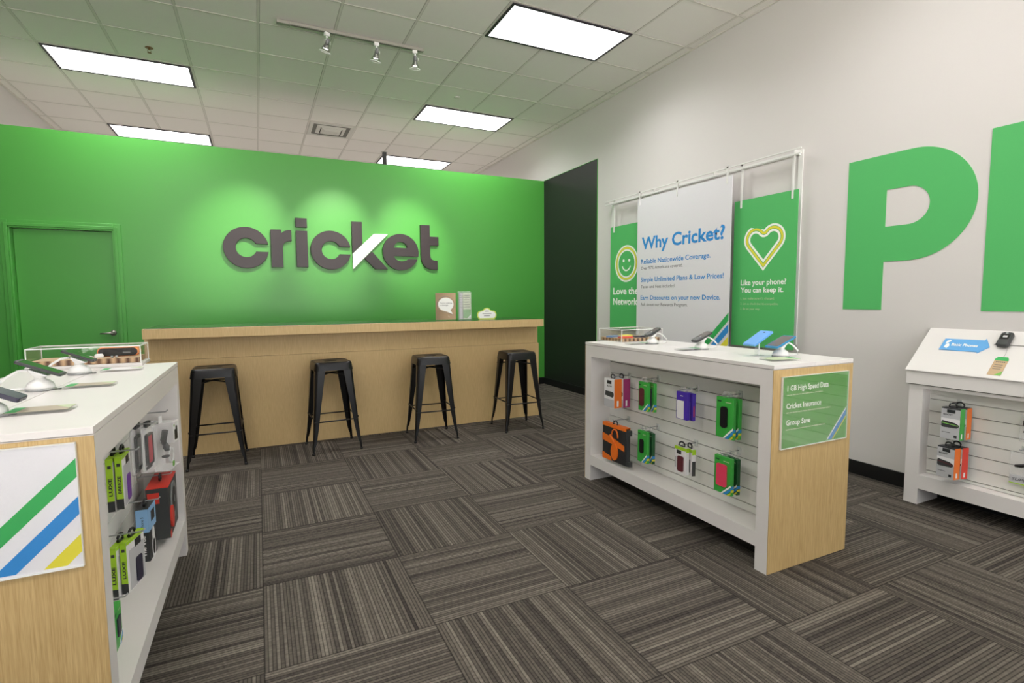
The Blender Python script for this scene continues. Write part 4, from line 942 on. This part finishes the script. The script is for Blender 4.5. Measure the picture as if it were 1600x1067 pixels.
b = MB(); b.prism(pill(.17, .046, 0, 0), -.045, o=(0, -.0225, .0)); b.build('shell', 'softorange', o, bev=.004)
b = MB(); b.prism(pill(.164, .044, 0, 0, .003), .004, o=(0, -.0226, 0)); b.build('grille', 'blackpl', o)
b = MB(); b.box(.02, -.0275, .016, .05, -.0268, .022); b.build('print', 'greypl', o)
o = thing('earbuds', 'white earbud pouch lying in front of the orange speaker', 'earbuds', (1.045, -3.325, zs), R(20))
b = MB(); b.loops([[(x, y, z) for x, y in rr(-.018 + i, -.010 + i, .018 - i, .010 - i, .006)] for z, i in ((0, .003), (.005, 0), (.014, .001), (.020, .005))]); b.build('pouch', 'whitepl', o)
b = MB(); b.tube([(-.018, 0, .006), (-.032, .004, .012), (-.036, .006, .002)], .0018, 6); b.build('cord', 'whitepl', o)
o = thing('earbuds', 'tiny silver earbud pair in the left acrylic case', 'earbuds', (1.105, -3.335, zs), 0)
for s in (-1, 1):
    b = MB(); b.lathe([(.003, 0), (.006, .002), (.006, .007), (.003, .010)], c=(s * .009, 0, 0), seg=14); b.build('earbud', 'silver', o)
o = thing('sample_phone', 'small pale green sample pack at the left in the acrylic case', 'sample', (.94, -3.27, zs), 0)
b = MB(); b.box(-.022, -.014, 0, .022, .014, .010); b.build('case', 'charcoal', o); b = MB(); b.box(-.020, -.012, .010, .020, .012, .022); b.build('lid', 'palegreen', o)
t, zs = case(3.985, 4.345, -3.455, -3.19, .082, 'clear acrylic case with coloured phones on the right table', 0, .022)
for (x, y, m, lab, yaw) in ((4.045, -3.28, 'bluephone', 'blue sample phone in the right acrylic case', 15), (4.065, -3.395, 'redpl', 'coral red sample phone in the right acrylic case', 5), (4.17, -3.26, 'yellowpl', 'yellow sample phone in the right acrylic case', 0), (4.20, -3.385, 'navy', 'dark sample phone in the right acrylic case', -8)):
    o = thing('sample_phone', lab, 'sample phone', (x, y, zs), R(yaw), 'coloured sample phones in the case')
    b = MB(); b.loops([[(px, py, z_) for px, py in rr(-.052 + i, -.029 + i, .052 - i, .029 - i, .008)] for z_, i in ((0, .002), (.002, 0), (.009, 0), (.011, .002))], smooth=False); b.build('shell', m, o)
    b = MB(); b.prism(rr(-.044, -.024, .044, .024, .003), .0004, o=(0, 0, .0111), ux=(1, 0, 0), uy=(0, 1, 0), n=(0, 0, 1)); b.build('back_cover', m, o)

# ================================================================ WALL FIXTURE (right edge)
FX = 5.34; FY0, FY1 = -4.56, -6.3
t = thing('wall_display_cabinet', 'white display cabinet with a sloped top against the right wall', 'display cabinet', (FX, FY0, 0))
D = W - FX - .002; LN = FY1 - FY0
def fb(b, x0, y0, z0, x1, y1, z1): b.box(x0, y0, z0, x1, y1, z1); return b
b = MB(); fb(b, 0, 0, 0, D, -.075, .742); b.build('side_frame', 'white', t)
b = MB(); fb(b, 0, LN, 0, D, LN + .075, .742); b.build('side_frame', 'white', t)
b = MB(); fb(b, 0, -.075, .722, D, LN + .075, .742); b.build('top_rail', 'white', t)
b = MB(); fb(b, 0, -.075, .100, D, LN + .075, .186); b.build('bottom_shelf', 'white', t)
b = MB(); ks = [.186, .206] + [.206 + .0745 * k for k in range(1, 7)] + [.722]
for a, c in zip(ks, ks[1:]): fb(b, .082, -.075, a + .0022, .090, LN + .075, c - .0022)
b.build('slatwall_panel', 'slat', t)
b = MB(); fb(b, .090, -.075, .186, .10, LN + .075, .722); b.build('backing_board', 'groove', t)
b = MB(); fb(b, -.018, .012, .747, D, LN, .824); b.build('header_band', 'white', t, bev=.0015)
b = MB(); fb(b, -.004, .006, .742, D, LN, .747); b.build('shadow_gap', 'groove', t)
# sloped top: a wedge closed at the sides, with a thin front edge
b = MB(); y0, y1 = .016, LN
pr = [(-.026, .826), (D, .826), (D, 1.078), (D - .006, 1.078), (-.026, .832)]
b._add([(x, y0, z) for x, z in pr] + [(x, y1, z) for x, z in pr], [(0, 1, 2, 3, 4), (9, 8, 7, 6, 5)] + [(i, i + 5, (i + 1) % 5 + 5, (i + 1) % 5) for i in range(5)]); b.build('sloped_top', 'white', t, bev=.001)
es = Vector((D + .020, 0, .246)).normalized(); en = Vector((-es.z, 0, es.x))
P0 = Vector((FX - .026, 0, .832)); SLN = math.hypot(D + .020, .246)
def slope(y, s, up=.0): p = P0 + es * (s * SLN) + en * up; return Vector((p.x, y, p.z))
def on_slope(y, s, name_, label, cat, up=.0006):
    t = thing(name_, label, cat, slope(y, s, up)); m3 = Matrix((Vector((0, -1, 0)), es, en)).transposed(); t.rotation_euler = m3.to_euler(); return t
PLN = dict(ux=(1, 0, 0), uy=(0, 1, 0), n=(0, 0, 1))
b = MB(); m3 = Matrix((Vector((0, -1, 0)), es, en)).transposed().to_4x4()
sl = MB(); a0 = slope(-4.90, .685, .0004) - Vector((FX, FY0, 0)); 
sl._add([tuple(a0 + Vector((0, k[0], 0)) + es * k[1] + en * k[2]) for k in ((0, 0, 0), (-1.38, 0, 0), (-1.38, .006, 0), (0, .006, 0), (0, 0, .0008), (-1.38, 0, .0008), (-1.38, .006, .0008), (0, .006, .0008))], [(0, 3, 2, 1), (4, 5, 6, 7), (0, 1, 5, 4), (1, 2, 6, 5), (2, 3, 7, 6), (3, 0, 4, 7)])
sl.build('slot_line', 'groove', t)

# blue arrow sign
t = on_slope(-4.66, .50, 'arrow_sign', 'blue arrow-shaped sign reading basic phones on the sloped top', 'sign')
b = MB(); b.prism([(-.005, 0), (.185, 0), (.185, -.010), (.228, .045), (.195, .108), (.190, .095), (-.003, .092)], .004, **PLN); b.build('arrow', 'signarrow', t, bev=.0006)
text('print', 'Basic Phones', 'printwhite', t, (.046, .036, .0045), (1, 0, 0), (0, 1, 0), .128, .022, .022)
b = MB(); b.prism([(.014, .022), (.030, .014), (.038, .034), (.032, .050), (.024, .054), (.016, .044)], .0006, o=(0, 0, .0042), **PLN); b.prism([(.012, .052), (.022, .056), (.036, .076), (.028, .082), (.014, .074)], .0006, o=(0, 0, .0042), **PLN); b.build('phone_icon', 'printwhite', t)
# flip phone and tag
t = on_slope(-4.945, .76, 'flip_phone', 'closed dark flip phone mounted on the sloped top', 'phone')
b = MB(); b.loops([[(x, y, z) for x, y in rr(-.028 + i, -.052 + i, .028 - i, .052 - i, .014)] for z, i in ((.006, .003), (.010, 0), (.026, 0), (.032, .005))]); b.build('shell', 'charcoal', t)
b = MB(); b.prism(rr(-.018, -.006, .018, .030, .003), .0006, o=(0, 0, .0322), **PLN); b.build('outer_screen', 'screen', t)
b = MB(); b.prism(rr(-.010, .006, .010, .020, .002), .0003, o=(0, 0, .0329), **PLN); b.build('screen_icon', 'packgrey', t)
b = MB(); b.lathe([(.006, .031), (.006, .0335)], c=(0, .040, 0), seg=14); b.build('camera_lens', 'silver', t)
b = MB(); b.box(-.018, -.03, 0, .018, .03, .0065); b.build('mount', 'clearpl', t)
b = MB(); b.tube([(-.01, .045, .008), (-.014, .066, .003), (.012, .068, .003), (.012, .046, .008)], .001, 6); b.build('tether', 'silver', t)
t = on_slope(-4.970, .06, 'price_tag', 'kraft paper tag with a green top below the flip phone', 'tag')
b = MB(); b.prism([(-.030, 0), (.030, 0), (.030, .118), (.022, .136), (-.022, .136), (-.030, .118)], .0012, **PLN); b.build('tag_card', 'kraft', t)
b = MB(); b.prism([(-.030, .108), (.030, .108), (.030, .118), (.022, .136), (-.022, .136), (-.030, .118)], .0004, o=(0, 0, .0013), **PLN); b.build('green_top', 'printgreen', t)
b = MB(); b.prism([(.0, 0), (.030, 0), (.030, .034)], .0004, o=(0, 0, .0013), **PLN); b.build('green_corner', 'logogreen', t)
b = MB(); x = -.02
for k in range(5): b.box(x, .094, .0013, x + .006, .102, .0017); x += .0085
for z in (.075, .060, .045): b.box(-.020, z, .0013, .016, z + .003, .0017)
b.build('print_line', 'printgrey', t)
b = MB(); b.tube([(0, .134, .001), (.003, .16, .002), (.0, .19, .006)], .0009, 6); b.build('string', 'silver', t)
# packages in the wall cabinet
SC = FX + .082
G3 = 'packages in the wall display cabinet'
hook((SC, -4.785, .655), RZ, .10, 'clear hook carrying the green and orange speaker boxes'); hook((SC, -4.775, .440), RZ, .10, 'clear hook carrying the orange and red speaker boxes')
hook((SC, -5.10, .665), RZ, .06, 'clear hook holding the clear pack with the charger'); hook((SC, -5.09, .452), RZ, .06, 'clear hook holding the clear pack with the black earpiece')
def boost(x, y, z, rz, side, band, label):
    fr = [('print_panel', 'packgrey', rect(.0, .0, 1, .96), .0003), ('top_print', 'packwhite', rect(.0, .42, 1, .66), .0002), ('product_picture', 'charcoal', [(.03, .40), (.12, .36), (.85, .38), (.96, .43), (.96, .48), (.75, .54), (.08, .58), (.03, .52)], .0012), ('picture_band', band, [(.04, .49), (.92, .45), (.93, .47), (.06, .52)], .0014), ('logo_print', 'packblack', rect(.30, .84, .74, .95), .0006), ('badge_print', 'packblack', rect(.72, .06, .88, .14), .0005), ('small_print', 'charcoal', rect(.08, .20, .52, .215), .0004)]
    return pack('speaker_box', label, 'package', (x, y, z), rz, .094, .182, .046, 'packblack', fr, sideR=[('spine', side, RECT, .0006), ('spine_print', 'packwhite', rect(.35, .05, .6, .2), .0008)], tabm='ring', group=G3, textf=[('BOOST', 'packblack', .12, .76, .5, .045, .02)])
boost(5.312, -4.795, .452, RZ - R(2), 'packgreen', 'logogreen', 'grey speaker box with a green side, front of the upper pair in the wall cabinet')
boost(5.362, -4.805, .454, RZ - R(4), 'orange', 'orange', 'speaker box with an orange side behind the green-sided one')
boost(5.296, -4.790, .224, RZ - R(10), 'orange', 'maroon', 'tilted grey speaker box with an orange side, front of the lower pair')
boost(5.345, -4.806, .226, RZ - R(12), 'red', 'red', 'speaker box with a red side behind the tilted one')
def clear_pack(y, z, w_, h_, label, kind):
    t = thing('clear_pack', label, 'package', (5.40 if kind == 'charger' else 5.385, y, z), RZ, G3)
    b = MB(); b.prism(rr(-w_ / 2, 0, w_ / 2, h_, .008), -.018, o=(0, -.0, 0)); b.build('shell', 'clearpl', t, bev=.002)
    if kind == 'charger':
        b = MB(); b.box(-w_ / 2 + .035, .010, .01, w_ / 2 - .003, .012, h_ - .01); b.build('insert_card', 'palegreen', t)
        b = MB(); b.lathe([(.008, .085), (.010, .092), (.010, .115), (.006, .12)], c=(-w_ / 2 + .020, .008, 0), seg=14); b.build('plug', 'blackpl', t)
        b = MB(); b.tube([(-w_ / 2 + .020, .006, .12), (-w_ / 2 + .022, .006, .135), (-w_ / 2 + .035, .006, .14), (-w_ / 2 + .045, .006, .13)], .002, 6); b.build('cable', 'blackpl', t)
        b = MB(); b.box(-w_ / 2 + .012, .004, .05, -w_ / 2 + .032, .010, .058); b.build('connector', 'blackpl', t)
    else:
        b = MB(); b.box(-w_ / 2 + .002, -.001, 0, w_ / 2 - .002, .017, .045); b.build('insert_card', 'packgrey', t)
        b = MB(); b.box(-w_ / 2 + .001, -.0015, -.001, w_ / 2 - .001, .018, .004); b.build('lime_edge', 'lime', t)
        b = MB(); b.tube([(-w_ / 2 + .02, .007, .095), (-w_ / 2 + .045, .007, .10), (-w_ / 2 + .09, .007, .12), (w_ / 2 - .01, .007, .13)], [.008, .011, .006, .006], 12); b.build('earpiece', 'blackpl', t)
        text('print', 'SUPER', 'printgrey', t, (-w_ / 2 + .012, -.0016, .018), (1, 0, 0), (0, 0, 1), .075, .016, .01, shear=.3)
    return t
clear_pack(-5.135, .495, .130, .150, 'clear pack with a black car charger at the frame edge', 'charger')
clear_pack(-5.125, .265, .160, .175, 'clear pack with a black earpiece near the bottom shelf', 'ear')
